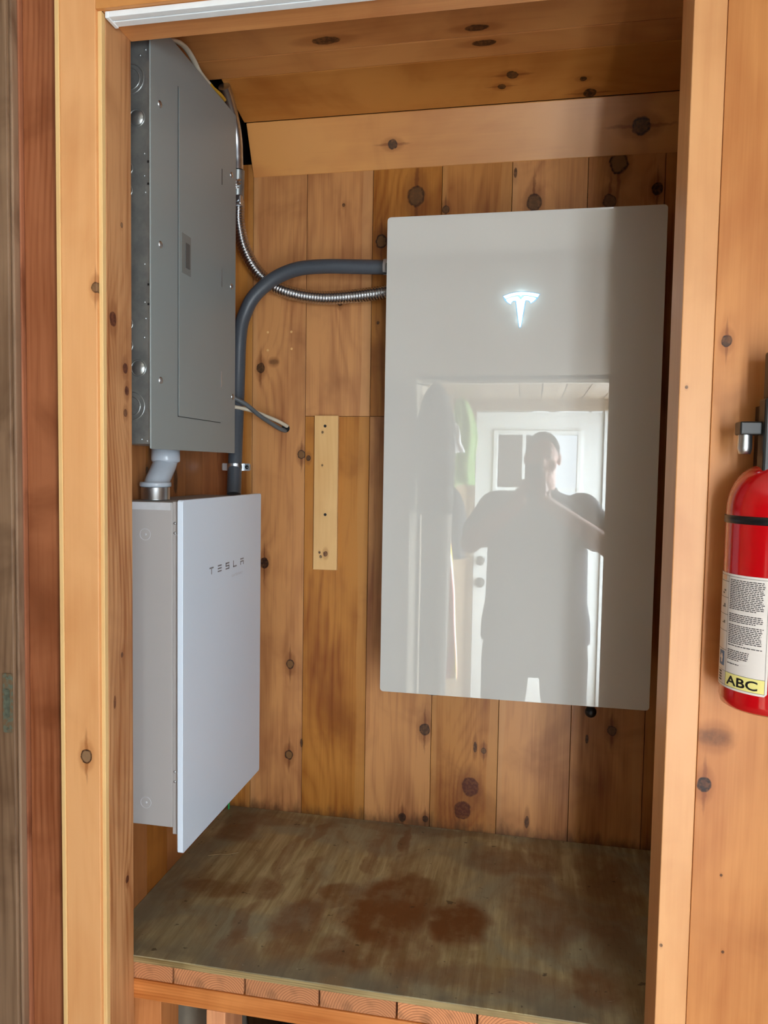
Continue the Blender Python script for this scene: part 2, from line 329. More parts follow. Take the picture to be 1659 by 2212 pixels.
# plywood platform top: greenish grey brown with damp stains, scuffs and white scrapes
def plywood():
    g = N('stained_plywood'); co = g.coords(); S = g.sep(co)
    warp = g.n('ShaderNodeTexNoise'); g.l(co, warp.inputs['Vector']); warp.inputs['Scale'].default_value = 9; warp.inputs['Detail'].default_value = 4
    wv = g.vmath('MULTIPLY', g.vmath('SUBTRACT', warp.outputs[1], (0.5, 0.5, 0.5)), (0.11, 0.11, 0))
    p = g.vmath('ADD', co, wv)
    st = None
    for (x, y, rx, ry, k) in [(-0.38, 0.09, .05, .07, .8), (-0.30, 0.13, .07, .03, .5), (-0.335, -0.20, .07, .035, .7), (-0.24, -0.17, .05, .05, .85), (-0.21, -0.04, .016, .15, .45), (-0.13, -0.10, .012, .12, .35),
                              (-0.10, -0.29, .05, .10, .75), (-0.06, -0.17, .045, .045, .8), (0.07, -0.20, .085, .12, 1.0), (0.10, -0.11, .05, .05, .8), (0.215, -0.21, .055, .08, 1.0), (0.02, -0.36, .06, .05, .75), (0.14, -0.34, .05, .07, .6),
                              (0.05, 0.12, .012, .09, .7), (0.33, 0.06, .10, .06, .6), (0.40, -0.13, .08, .12, .6), (0.52, -0.02, .06, .18, .6), (0.30, -0.38, .12, .04, .5), (-0.22, -0.33, .02, .10, .5), (0.0, 0.17, .3, .02, .4), (0.48, -0.35, .05, .05, .7), (-0.02, 0.03, .012, .12, .5), (-0.17, 0.09, .015, .09, .5)]:  # stains at the right strengthened to stand in for shadow there
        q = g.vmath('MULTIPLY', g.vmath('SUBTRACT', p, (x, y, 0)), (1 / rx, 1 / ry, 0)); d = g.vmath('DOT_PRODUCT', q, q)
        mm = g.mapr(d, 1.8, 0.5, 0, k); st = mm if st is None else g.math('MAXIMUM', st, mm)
    grain = g.noise(g.vmath('MULTIPLY', co, (30, 2.0, 1)), 2.2, 4, 0.6)
    fine = g.noise(g.vmath('MULTIPLY', co, (160, 12, 1)), 2.0, 2)
    blot = g.noise(g.vmath('MULTIPLY', co, (1, 0.5, 1)), 11, 5, 0.6, 0.5)
    gy = g.noise(co, 5, 4, 0.55, 0.6)
    col = g.mix(g.mapr(grain, 0.3, 0.7), rgb(188, 172, 130), rgb(150, 130, 88))
    col = g.mix(g.mapr(gy, 0.42, 0.62, 0, 0.75), col, rgb(142, 138, 116))
    col = g.mix(g.mapr(blot, 0.46, 0.66, 0, 0.6), col, rgb(124, 92, 56))
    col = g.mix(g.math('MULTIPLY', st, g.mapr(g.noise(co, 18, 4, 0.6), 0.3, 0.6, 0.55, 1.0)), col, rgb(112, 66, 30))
    col = g.mix(g.mapr(fine, 0.55, 0.8, 0, 0.3), col, rgb(70, 54, 36))
    front = g.mapr(S[1], -0.36, -0.445, 0, 1); left = g.mapr(S[0], -0.30, -0.44, 0, 0.6)
    col = g.mix(g.math('MULTIPLY', g.math('MAXIMUM', front, left), g.mapr(g.noise(co, 14, 3), 0.35, 0.6, 0.1, 0.75)), col, rgb(112, 106, 90))
    scr = g.mapr(g.noise(g.vmath('MULTIPLY', co, (1, 1.6, 1)), 34, 5, 0.65, 1.2), 0.66, 0.74, 0, 0.75)
    zone = None
    for (x, y, r) in [(-0.02, -0.44, .06), (-0.22, -0.42, .09), (0.42, -0.02, .05), (0.56, 0.06, .05), (-0.40, 0.03, .05), (-0.25, 0.0, .05), (0.12, -0.40, .05), (0.5, -0.42, .07), (-0.40, -0.42, 0.06)]:
        q = g.vmath('SUBTRACT', co, (x, y, -0.411)); z = g.mapr(g.vmath('LENGTH', q), r * 1.3, r * 0.5, 0, 1); zone = z if zone is None else g.math('MAXIMUM', zone, z)
    col = g.mix(g.math('MULTIPLY', scr, zone), col, rgb(196, 190, 178))
    spots = g.mapr(g.noise(co, 60, 2), 0.70, 0.76, 0, 0.7); col = g.mix(spots, col, rgb(60, 42, 26))
    g.set(color=col, rough=0.42, spec=0.4); g.bump(g.math('ADD', grain, fine), 0.0008, 0.35)
    return g.m
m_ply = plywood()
def endgrain():
    g = N('fir_end_grain'); co = g.coords(); oi = g.n('ShaderNodeObjectInfo').outputs['Random']; S = g.sep(co)
    cx = g.math('MULTIPLY_ADD', oi, 0.08, -0.03); dx = g.math('SUBTRACT', S[0], cx); dz = g.math('ADD', S[2], 0.034)
    r = g.math('SQRT', g.math('ADD', g.math('MULTIPLY', dx, dx), g.math('MULTIPLY', dz, dz)))
    r = g.math('ADD', r, g.math('MULTIPLY', g.noise(g.vmath('MULTIPLY', co, (1, .2, 1)), 22, 2), 0.010))
    ring = g.math('POWER', g.math('FRACT', g.math('MULTIPLY', r, 210)), 2.2)
    n = g.noise(co, 25, 3)
    col = g.mix(g.math('MULTIPLY', ring, 0.8), rgb(222, 150, 100), rgb(122, 62, 32))
    col = g.mix(g.mapr(n, 0.5, 0.72, 0, 0.5), col, rgb(110, 74, 46))
    col = g.mix(g.mapr(oi, 0.2, 0.9, 0, 0.35), col, rgb(120, 78, 48))
    g.set(color=col, rough=0.7); g.bump(ring, 0.0005, 0.4); return g.m
m_end = endgrain()
m_rail = wood('fir_rail', rgb(224, 148, 92), rgb(176, 98, 50), KNOT, 2, 0, [], freq=170, contrast=1.2, rough=0.55)
m_post = wood('fir_post', rgb(206, 138, 88), rgb(160, 90, 46), KNOT, 0, 2, [], freq=90, contrast=1.0, rough=0.6)
m_plyedge = wood('plywood_edge', rgb(178, 156, 112), rgb(118, 96, 60), KNOT, 2, 0, [], freq=240, contrast=1.8, blot=1.0)

def metal_paint(name, c, rough=0.42, spec=0.5):
    g = N(name); n = g.noise(g.coords(), 900, 2); g.set(color=c, rough=rough, spec=spec); g.bump(n, 0.0002, 0.25); return g.m
m_cover = metal_paint('grey_enamel_steel', rgb(138, 147, 147), 0.38)
m_cover_line = plain('panel_seam_shadow', rgb(40, 42, 42), 0.6)
m_galv = N('galvanised_steel'); _n = m_galv.noise(m_galv.coords(), 26, 4, 0.6)
m_galv.set(color=m_galv.mix(m_galv.mapr(_n, 0.35, 0.65), rgb(140, 144, 144), rgb(158, 162, 160)), rough=0.38, metal=0.75); m_galv = m_galv.m
m_zinc = plain('bright_zinc', rgb(200, 206, 212), 0.34, 1.0, var=0.1)
m_emb = plain('emboss_highlight_steel', rgb(172, 176, 176), 0.3, 0.85, var=0.05)  # lighter than the box steel, puts the rim highlights into the colour
m_flex = plain('flexible_steel', rgb(190, 192, 196), 0.24, 1.0, var=0.08)
m_liquid = plain('grey_pvc_jacket', rgb(72, 78, 86), 0.42, var=0.05, scale=300)
m_pvc = plain('grey_pvc', rgb(170, 178, 188), 0.25, var=0.03)
m_gwside = metal_paint('taupe_powder_coat', rgb(168, 164, 162), 0.5)
m_gwglass = N('frosted_white_cover').set(color=rgb(214, 228, 244), rough=0.32, spec=0.6).m
m_gwedge = plain('light_grey_metal', rgb(190, 192, 196), 0.45)
gm = N('glossy_white_glass'); gm.set(color=rgb(203, 202, 197), rough=0.012, spec=0.5, IOR=1.5); gm.b.inputs['IOR'].default_value = 1.95; m_glass = gm.m
m_glassedge = N('frosted_glass_edge').set(color=rgb(226, 230, 230), rough=0.2).m
m_pwbody = plain('white_plastic_body', rgb(150, 150, 150), 0.4)
m_black = plain('black_plastic', rgb(22, 22, 23), 0.4)
m_blackm = plain('black_metal', rgb(30, 30, 32), 0.3, 0.3)
m_white = plain('white_plastic', rgb(244, 250, 253), 0.3, var=0.02)
m_dim = plain('grey_slot', rgb(150, 160, 166), 0.5, var=0.02)
em = N('lit_emblem'); em.set(color=(1, 1, 1, 1), rough=0.4); em.b.inputs['Emission Color'].default_value = (0.86, 0.95, 1, 1); em.b.inputs['Emission Strength'].default_value = 1.6; m_led = em.m
em = N('emblem_outline'); em.set(color=(0.12, 0.25, 0.32, 1), rough=0.4); em.b.inputs['Emission Color'].default_value = (0.40, 0.72, 1, 1); em.b.inputs['Emission Strength'].default_value = 0.55; m_led2 = em.m
m_red = N('red_enamel').set(color=rgb(186, 8, 18), rough=0.16, spec=0.5); m_red.b.inputs['Coat Weight'].default_value = 0.6; m_red.b.inputs['Coat Roughness'].default_value = 0.1; m_red = m_red.m
m_label = plain('white_label', rgb(226, 220, 214), 0.4, var=0.02)
m_ink = plain('dark_ink', rgb(58, 54, 54), 0.5)
m_inkb = plain('black_ink', rgb(14, 14, 14), 0.5)
m_yellow = plain('pale_yellow_ink', rgb(236, 226, 140), 0.45, var=0.02)
m_blue = plain('blue_ink', rgb(72, 120, 170), 0.45)
m_orange = plain('peach_ink', rgb(228, 190, 160), 0.45)
m_cream = plain('cream_cable_jacket', rgb(206, 196, 176), 0.45)
m_yellowc = plain('yellow_cable_jacket', rgb(206, 166, 50), 0.45)
m_greyc = plain('grey_cable_jacket', rgb(92, 98, 102), 0.4)
m_greenc = plain('green_wire', rgb(40, 160, 80), 0.4)
m_patina = N('aged_brass'); _n = m_patina.noise(m_patina.coords(), 120, 3)
m_patina.set(color=m_patina.mix(m_patina.mapr(_n, 0.45, 0.6), rgb(120, 98, 72), rgb(106, 112, 96)), rough=0.6, metal=0.2); m_patina = m_patina.m
m_patina2 = plain('green_patina', rgb(98, 104, 88), 0.6, 0.2, var=0.25, scale=120)
m_doorw = plain('white_door_paint', rgb(236, 240, 238), 0.4, var=0.02)
m_knob = plain('aged_bronze', rgb(84, 78, 70), 0.35, 0.7)
m_skin = plain('skin', rgb(226, 176, 158), 0.5, var=0.06, scale=60)
m_shirt = plain('charcoal_shirt', rgb(84, 88, 94), 0.85, var=0.1, scale=40, bump=0.2)
m_shorts = plain('dark_shorts', rgb(58, 56, 54), 0.85, var=0.1, scale=40)
m_hair = plain('short_brown_hair', rgb(70, 56, 46), 0.8)
m_shoe = plain('dark_shoe', rgb(40, 38, 36), 0.6)
m_eye = plain('eye_white', rgb(220, 215, 210), 0.2)
m_iris = plain('iris', rgb(50, 44, 38), 0.2)

# ================================================================ closet shell
XL, XR, YB, YF, YJ = -0.4616, 0.70, 0.193, -0.541, -0.446
ZS, ZH, ZFL = -0.411, 1.281, -1.13
mb = MB()
seams = [(-0.4616, -0.397), (-0.397, -0.250), (-0.250, -0.0760), (-0.0760, 0.100), (0.100, 0.273), (0.273, 0.453), (0.453, 0.630), (0.630, 0.72)]
for i, (a, b) in enumerate(seams):
    g = 0.0007
    top = 1.315 if i == 0 else 1.30
    parts = [(ZFL, top)]
    if i in (2, 3): parts = [(ZFL, 0.6595), (0.6605, top)]
    for j, (z0, z1) in enumerate(parts):
        mb.cur = [0.3, 1.1, 2.3, 3.9, 4.2, 5.7, 6.1, 7.9][i] + j * 0.45
        mb.box(a + g, b - g, YB, YB + 0.019, z0, z1)
struct(mb.build('wall_back', m_back, bevel=0.0006))
struct(MB().box(-0.5, 0.76, YB + 0.0185, YB + 0.03, ZFL, 1.30).build('wall_back.001', m_void))
mb = MB()
y = -0.53; i = 0
while y < YB + 0.02:
    mb.cur = 20 + i * 1.37; mb.box(XL - 0.019, XL, y + 0.0008, min(y + 0.092, 0.21) - 0.0008, ZFL, 1.30 if y > -0.1 else 1.60); y += 0.092; i += 1
struct(mb.build('wall_left', m_left)); struct(MB().box(XL - 0.04, XL - 0.018, -0.47, 0.5, ZFL, 1.65).build('wall_left.001', m_void))
mb = MB(); y = -0.5; i = 0
while y < YB:
    mb.cur = 40 + i * 1.7; mb.box(XR, XR + 0.02, y + 0.0006, y + 0.14 - 0.0006, ZFL, 1.62); y += 0.14; i += 1
struct(mb.build('wall_right', m_left))
# sloped cove board and boarded ceiling, left ends stop short of the side wall
A = Vector((YB - 0.001, 1.280)); B = Vector((0.138, 1.396))
def board(mb, p, q, x0, x1, t=0.019, gap=0.0002):
    d = (q - p).normalized(); n = Vector((-d.y, d.x)); n = n if n.y > 0 else -n
    a = p + d * gap; b = q - d * gap
    mb.prism([(a.x, a.y), (b.x, b.y), (b.x + n.x * t, b.y + n.y * t), (a.x + n.x * t, a.y + n.y * t)], 0, x0, x1)
mb = MB(); mb.cur = 3.3; board(mb, A, B, -0.397, XR)
struct(mb.build('ceiling.001', m_slope, bevel=0.002))
mb = MB(); d = Vector((-1, 0.246)).normalized(); p = B.copy()
for i, L in enumerate([0.150, 0.058, 0.09, 0.150, 0.150, 0.09]):
    mb.cur = 5.1 + i * 2.13; q = p + d * L; board(mb, p, q, -0.402 if i == 0 else XL - 0.02, XR); p = q
struct(mb.build('ceiling', m_ceil, bevel=0.0025))
struct(MB().box(-0.52, 0.76, -0.50, 0.50, 1.64, 1.66).box(-0.52, 0.76, 0.48, 0.50, 1.2, 1.66).box(-0.52, 0.76, 0.2, 0.5, 1.19, 1.2).box(0.72, 0.76, -0.5, 0.5, 1.19, 1.65).build('ceiling.002', m_void))
# left jamb and casing
mb = MB(); mb.cur = 1.3; mb.box(XL - 0.001, -0.385, -0.530, YJ, ZFL, 1.60)
struct(mb.build('trim_1', m_jamb, bevel=0.002))
mb = MB(); mb.cur = 0.0; mb.box(-0.459, -0.3925, YF - 0.006, -0.530, ZFL, 1.62)
struct(mb.build('trim_2', m_casing, bevel=0.0015))
mb = MB(); mb.cur = 2.0; mb.box(-0.3924, -0.385, YF, -0.530, ZFL, ZH); mb.box(-0.467, -0.4592, YF - 0.008, -0.52, ZFL, 1.60)
struct(mb.build('trim_3', m_edge, bevel=0.001))
# header: front face and underside
mb = MB(); mb.cur = 3.1; mb.box(-0.385, 0.95, YF + 0.004, YJ, ZH, 1.62)
struct(mb.build('trim_4', m_header, bevel=0.0015))
mb = MB(); mb.cur = 4.4; mb.box(-0.3922, 0.95, YF - 0.006, YF + 0.003, ZH, 1.62)
struct(mb.build('trim_5', m_headf, bevel=0.001))
# right jamb (narrow pale board) and varnished wall beyond it
mb = MB(); mb.cur = 1.9; mb.box(0.550, 0.5955, YF, YJ, ZFL, ZH - 0.0002)
struct(mb.build('trim_6', m_rjamb, bevel=0.0015))
mb = MB(); mb.cur = 0.0; mb.box(0.5967, 0.80, YF + 0.003, YJ, ZFL, ZH - 0.0005); mb.cur = 6.1; mb.box(0.8012, 0.95, YF + 0.003, YJ, ZFL, ZH - 0.0005)
struct(mb.build('wall_front', m_rwall, bevel=0.001))
# left: stained redwood door frame and edge of old sliding door
mb = MB(); mb.cur = 2.2; mb.box(-0.548, -0.482, -0.522, -0.48, ZFL, 1.60); mb.cur = 3.6; mb.box(-0.481, -0.468, -0.512, -0.48, ZFL, 1.60); mb.cur = 5.0; mb.box(-0.5585, -0.549, -0.530, -0.48, ZFL, 1.60); mb.cur = 6.1; mb.box(-0.70, -0.559, -0.505, -0.48, ZFL, 1.6)
struct(mb.build('trim_7', m_old, bevel=0.0025))
dr = struct(bpy.data.objects.new('door_1', None)); COL.objects.link(dr); dr.location = (-0.62, -0.53, ZFL)
mb = MB(); mb.cur = 8.8; mb.box(-0.95, -0.5525, -0.556, -0.532, ZFL, 1.58); mb.build('door_edge', m_weather, dr, bevel=0.003)
mb = MB(); mb.box(-0.5523, -0.5465, -0.551, -0.535, ZFL, 1.58); mb.build('weatherstrip', m_weather, dr, bevel=0.002)
mb = MB(); mb.prism(rrect(-0.5754, -0.5560, 0.0455, 0.1529, 0.003), 1, -0.5585, -0.556); mb.build('strike_plate', m_patina, dr, bevel=0.0004)
mb = MB(); mb.prism(rrect(-0.5707, -0.5607, 0.0732, 0.1252, 0.004), 1, -0.5605, -0.5583); mb.build('latch', m_patina2, dr)
for z_ in (0.1449, 0.0535): MB().cyl((-0.5657, -0.5600, z_), (-0.5657, -0.558, z_), 0.0025, seg=10).build('screw', m_patina2, dr)

# ================================================================ plywood platform
pf = thing('wooden_platform', 'low platform with stained plywood top on fir planks filling the closet bottom', 'platform', (0.1, -0.13, ZFL))
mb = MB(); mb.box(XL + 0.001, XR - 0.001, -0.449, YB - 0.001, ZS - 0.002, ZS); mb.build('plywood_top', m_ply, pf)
mb = MB(); mb.cur = 1.0; mb.box(XL + 0.001, XR - 0.001, -0.4487, YB - 0.001, ZS - 0.014, ZS - 0.002); mb.build('plywood_layer', m_plyedge, pf)
xs = [-0.4500, -0.306, -0.162, -0.0175, 0.127, 0.2710, 0.4155, 0.559, 0.698]
for a, b in zip(xs, xs[1:]):
    c = ((a + b) / 2, -0.12, ZS - 0.032)
    MB().box(a + 0.0018, b - 0.0018, -0.4435, 0.18, ZS - 0.0495, ZS - 0.0145).build('plank', m_end, pf, bevel=0.0012, origin=c)
mb = MB(); mb.cur = 4.0; mb.box(-0.4590, 0.698, -0.4465, -0.358, ZS - 0.088, ZS - 0.050); mb.build('front_rail', m_rail, pf, bevel=0.0018)
mb = MB(); mb.cur = 1.0; mb.box(-0.4590, -0.335, -0.435, -0.36, ZFL, ZS - 0.0885); mb.build('post', m_post, pf, bevel=0.002)
mb = MB(); mb.cur = 2.7; mb.box(-0.237, -0.199, -0.4460, -0.358, ZFL, ZS - 0.0885); mb.build('post', m_post, pf, bevel=0.002)
mb = MB(); mb.cur = 4.7; mb.box(0.235, 0.273, -0.4460, -0.358, ZFL, ZS - 0.0885); mb.build('post', m_post, pf, bevel=0.002)
# things stored underneath
def sack(name, label, cat, c, r, mat, seedv):
    rnd = random.Random(seedv); rings = []
    for i in range(14):
        t = i / 13; k = math.sin(math.pi * min(1, t * 0.9 + 0.06)) ** 0.45
        rings.append(((c[0] + rnd.uniform(-.008, .008), c[1] + rnd.uniform(-.008, .008), c[2] + t * r[2]), r[0] * k * rnd.uniform(.93, 1.05), r[1] * k * rnd.uniform(.93, 1.05)))
    o = MB().loft(rings, 28, 2.6).build(name, mat); dsp = o.modifiers.new('d', 'DISPLACE'); tx = bpy.data.textures.new(name, 'CLOUDS'); tx.noise_scale = 0.05; dsp.texture = tx; dsp.strength = 0.025; dsp.mid_level = 0.5
    return tag(o, label, cat)
sack('cloth_bundle', 'grey brown cloth bundle stored under the platform beside the left post', 'bundle', (-0.345, -0.22, ZFL), (0.09, 0.12, 0.60), plain('grey_brown_cloth', rgb(120, 108, 92), 0.9), 3)
sack('bin_bag', 'black plastic bag stored under the platform behind the front rail', 'bag', (0.02, -0.22, ZFL), (0.20, 0.14, 0.61), plain('black_plastic_bag', rgb(30, 32, 34), 0.3), 5)

# ================================================================ powerwall battery
bat = thing('wall_battery', 'tall white glass-fronted home battery with glowing T-shaped emblem on the back wall', 'battery', (0.3045, 0.1, 0.0))
W_, H_ = 0.609, 1.099
mb = MB(); mb.prism(rrect(0, W_, 0, H_, 0.008, 6), 1, 0.0, 0.0055); mb.build('front_glass', m_glass, bat, bevel=0.0006)
mb = MB(); mb.prism(rrect(0.0012, W_ - 0.0012, 0.0012, H_ - 0.0012, 0.008, 6), 1, 0.0056, 0.0095); mb.build('glass_backing', m_glassedge, bat)
mb = MB(); mb.prism(rrect(0.022, W_ - 0.022, 0.022, H_ - 0.022, 0.02, 6), 1, 0.0096, 0.165); mb.build('housing', m_pwbody, bat, bevel=0.003)
mb = MB()
for k in range(36): mb.box(0.0195, 0.0225, 0.03 + k * 0.0035, 0.0312 + k * 0.0035, 0.15, 0.85)
mb.build('side_vent', m_black, bat)
for z_ in (0.10, 0.90): MB().box(0.08, W_ - 0.08, 0.1652, YB - 0.0005, z_, z_ + 0.06).build('mounting_bracket', m_galv, bat)
for x, d in ((0.121, 0.0), (0.487, 0.022)):
    mb = MB(); mb.lathe((x, 0.052, 0.0215), [(0.0, 0), (0.014, 0), (0.0155, -0.03), (0.0155, -0.034), (0.004, -0.037), (0.0, -0.037)], seg=24)
    ft = mb.build('foot', m_zinc, bat)
    if d: mb = MB(); mb.ball((x + 0.001, 0.052, -0.028), 0.0135); mb.build('rubber_foot', m_black, ft)
# emblem (T) - outline pieces drawn on the glass face
def ex(x): return 0.3045 + (x - 785) / 725 * 0.0800
def ez(z): return 0.9245 - (z - 490) / 700 * 0.0800
bar = [(440, 580), (560, 538), (670, 516), (785, 508), (900, 514), (1030, 532), (1150, 560), (1118, 612), (1000, 582), (890, 566), (785, 560), (680, 568), (580, 592), (488, 628)]
bar2 = [(494, 650), (560, 616), (640, 596), (722, 586), (785, 652), (852, 586), (930, 590), (1010, 606), (1088, 636), (1050, 678), (985, 722), (975, 690), (940, 668), (880, 664), (868, 690), (800, 1160), (785, 1185), (770, 1160), (700, 690), (692, 666), (640, 668), (605, 690), (590, 732), (535, 700)]
def grow(pts, k):
    out = []; n = len(pts)
    for i in range(n):
        a, b, c = Vector(pts[i - 1]), Vector(pts[i]), Vector(pts[(i + 1) % n])
        t = (c - a).normalized(); out.append(tuple(b + Vector((t.y, -t.x)) * k))
    return out
mb = MB()
for P in (bar, bar2): mb.prism([(ex(x), ez(z)) for x, z in P], 1, -0.0016, -0.0001)
emb = mb.build('emblem', m_led, bat)
full = [(425, 572), (560, 524), (670, 502), (785, 494), (900, 500), (1030, 516), (1168, 550), (1130, 630), (1070, 690), (985, 738), (962, 712), (935, 682), (892, 680), (815, 1170), (785, 1204), (755, 1170), (680, 690), (640, 684), (612, 706), (590, 744), (520, 712), (465, 660)]
mb = MB(); mb.prism([(ex(x), ez(z)) for x, z in full], 1, -0.0007, -0.00005); mb.build('emblem_rim', m_led2, bat)
# the emblem's own LEDs throw a small blue-white halo on the glass around it
for (x, z, p) in ((785, 560, .016), (540, 620, .010), (1030, 610, .010), (785, 800, .012), (785, 1040, .008)):
    l = bpy.data.lights.new('emblem_led', 'POINT'); l.energy = p * 0.8; l.color = (0.55, 0.85, 1.0); l.shadow_soft_size = 0.0
    lo = bpy.data.objects.new('emblem_led', l); COL.objects.link(lo); lo.location = (ex(x), -0.010, ez(z))

# ================================================================ gateway box on the left wall
gw = thing('gateway_box', 'white wall box with lettered front cover below the grey breaker panel', 'electrical box', (-0.39, -0.17, 0.12))
GX = -0.3126
mb = MB(); mb.box(XL + 0.0005, -0.342, -0.372, 0.020, -0.193, 0.455); body = mb.build('housing', m_gwside, gw, bevel=0.002)
mb = MB(); mb.box(-0.3418, -0.3245, -0.3735, 0.022, -0.205, 0.4565); flange = mb.build('door_frame', m_gwside, gw, bevel=0.0012)
mb = MB(); mb.prism(rrect(-0.389, 0.037, -0.235, 0.4605, 0.006, 5), 0, -0.3243, GX); cover = mb.build('front_cover', m_gwglass, gw, bevel=0.0012)
mb = MB(); mb.box(XL + 0.001, -0.346, -0.3732, -0.3722, 0.4395, 0.454); mb.build('top_strip', m_gwedge, gw)
for z in (0.391, -0.147):
    mb = MB(); c = Vector((-0.4, -0.3722, z)); ringp = [c + Vector((0.0112 * math.cos(a), 0, 0.0112 * math.sin(a))) for a in [2 * math.pi * k / 28 for k in range(29)]]
    mb.sweep(ringp, 0.0006, 6, False); mb.ball((c.x + 0.001, c.y, c.z), 0.0024, 0.0014, 0.0024, 10); mb.build('knockout', m_gwedge, body)
for z in (0.4145, 0.3955, -0.078, -0.098):
    mb = MB(); mb.ball((-0.337, -0.3736, z), 0.0026, 0.0016, 0.0026, 10).ball((-0.3325, -0.3736, z - 0.002), 0.0014, 0.001, 0.0014, 8); mb.build('screw', m_zinc, flange)
# lettering T E S L A made of bars, on the plane facing the room
lw, lh, t = 0.0200, 0.0150, 0.0030
lm_ = plain('grey_lettering', rgb(120, 122, 132), 0.4); lt = None
def bar_(y0, y1, z0, z1): lt.box(GX - 0.0001, GX + 0.0003, y0, y1, z0, z1)
zb = 0.300
for ch, c in zip('TESLA', [-0.2565 + k * 0.0423 for k in range(5)]):
    lt = MB(); L_, R_ = c - lw / 2, c + lw / 2
    if ch == 'T': bar_(L_, R_, zb + lh - t, zb + lh); bar_(c - .0016, c + .0016, zb, zb + lh - t - .0003)
    if ch in 'ES': [bar_(L_, R_, zb + q, zb + q + t) for q in (0, (lh - t) / 2, lh - t)]
    if ch == 'S': bar_(L_, L_ + .0032, zb + lh / 2, zb + lh); bar_(R_ - .0032, R_, zb, zb + lh / 2)
    if ch == 'L': bar_(L_, L_ + .0032, zb, zb + lh); bar_(L_, R_, zb, zb + t)
    if ch == 'A': bar_(L_, R_, zb + lh - t, zb + lh); bar_(L_, R_, zb + lh * .42, zb + lh * .42 + t); bar_(L_, L_ + .0032, zb, zb + lh * .42); bar_(R_ - .0032, R_, zb, zb + lh * .42)
    lt.build('letter', lm_, cover)
def text_mesh(body_, size, bold=0.0, align='LEFT'):
    cu = bpy.data.curves.new('txt', 'FONT'); cu.body = body_; cu.size = 1.0; cu.offset = bold; cu.align_x = align; cu.resolution_u = 4
    o = bpy.data.objects.new('txt', cu); COL.objects.link(o)
    dg = bpy.context.evaluated_depsgraph_get(); me = bpy.data.meshes.new_from_object(o.evaluated_get(dg))
    vs = [v.co.copy() for v in me.vertices]; fs = [list(p.vertices) for p in me.polygons]
    bm = bmesh.new(); bm.from_mesh(me); xm = max(v.x for v in vs); n = 60
    for k in range(1, n): bmesh.ops.bisect_plane(bm, geom=bm.verts[:] + bm.edges[:] + bm.faces[:], plane_co=(xm * k / n, 0, 0), plane_no=(1, 0, 0))
    bm.verts.index_update(); vs = [v.co * size for v in bm.verts]; fs = [[v.index for v in f.verts] for f in bm.faces]; bm.free()
    bpy.data.objects.remove(o); bpy.data.meshes.remove(me); return vs, fs
vs, fs = text_mesh('GATEWAY', 0.0085)
k = 0.066 / max(v.x for v in vs)
MB().add([(GX + 0.0003, -0.149 + v.x * k, 0.279 + v.y) for v in vs], fs).build('small_lettering', plain('faint_lettering', rgb(192, 196, 204), 0.4), cover, recalc=False)

# ================================================================ breaker panel
bp = thing('breaker_panel', 'grey steel breaker panel mounted high on the left closet wall', 'breaker panel', (-0.41, -0.22, 0.95))
mb = MB(); mb.box(XL + 0.0005, -0.3635, -0.412, -0.026, 0.566, 1.335); box_ = mb.build('box', m_galv, bp, bevel=0.0012)
PX = -0.360
mb = MB(); mb.prism(rrect(-0.4225, -0.0165, 0.557, 1.342, 0.003, 3), 0, -0.3633, PX); cov = mb.build('cover', m_cover, bp, bevel=0.001)
# door in the cover: raised leaf with a shadow gap
mb = MB(); mb.prism(rrect(-0.3125, -0.103, 0.6255, 1.265, 0.002, 3), 0, PX + 0.0004, PX + 0.0016); dor = mb.build('door', m_cover, cov, bevel=0.0006)
mb = MB()
for a in ((-0.3142, -0.3128, 0.6240, 1.2665), (-0.3142, -0.1028, 0.6240, 0.6252), ): mb.box(PX + 0.0001, PX + 0.0006, *a)
mb.build('door_gap', m_cover_line, cov)
mb = MB(); mb.prism(rrect(-0.302, -0.260, 0.912, 0.991, 0.002, 3), 0, PX + 0.0016, PX + 0.0024); lat = mb.build('latch_plate', metal_paint('latch_grey', rgb(118, 122, 120)), dor, bevel=0.0005)
mb = MB(); mb.prism(rrect(-0.286, -0.266, 0.925, 0.975, 0.002, 3), 0, PX + 0.0024, PX + 0.0032); mb.build('latch_slide', metal_paint('latch_recess', rgb(84, 88, 88)), dor, bevel=0.0005)
for z in (1.173, 0.947, 0.722):
    mb = MB()
    if z > 1.0: mb.box(PX + 0.0001, PX + 0.0018, -0.1035, -0.1005, z - 0.018, z + 0.016)
    else: mb.box(PX + 0.0001, PX + 0.0018, -0.1035, -0.1005, z - 0.017, z + 0.019)
    mb.build('hinge', m_zinc if z < 1.0 else m_cover_line, cov)
for y_, z_ in ((-0.388, 1.198), (-0.386, 0.942), (-0.386, 0.688), (-0.045, 1.197), (-0.042, 0.944), (-0.033, 0.690)):
    mb = MB(); mb.lathe((PX, y_, z_), [(0.0068, 0), (0.0064, 0.0014), (0.0036, 0.003), (0.0, 0.0034)], (1, 0, 0), 14); mb.box(PX + 0.0026, PX + 0.0034, y_ - 0.004, y_ + 0.004, z_ - 0.0006, z_ + 0.0006); mb.build('screw', m_zinc, cov)
def ring_on_box(mb, c, r, th=0.0011):
    mb.sweep([Vector((c[0] + r * math.cos(a), c[1], c[2] + r * math.sin(a))) for a in [2 * math.pi * k / 32 for k in range(33)]], th, 6, False)
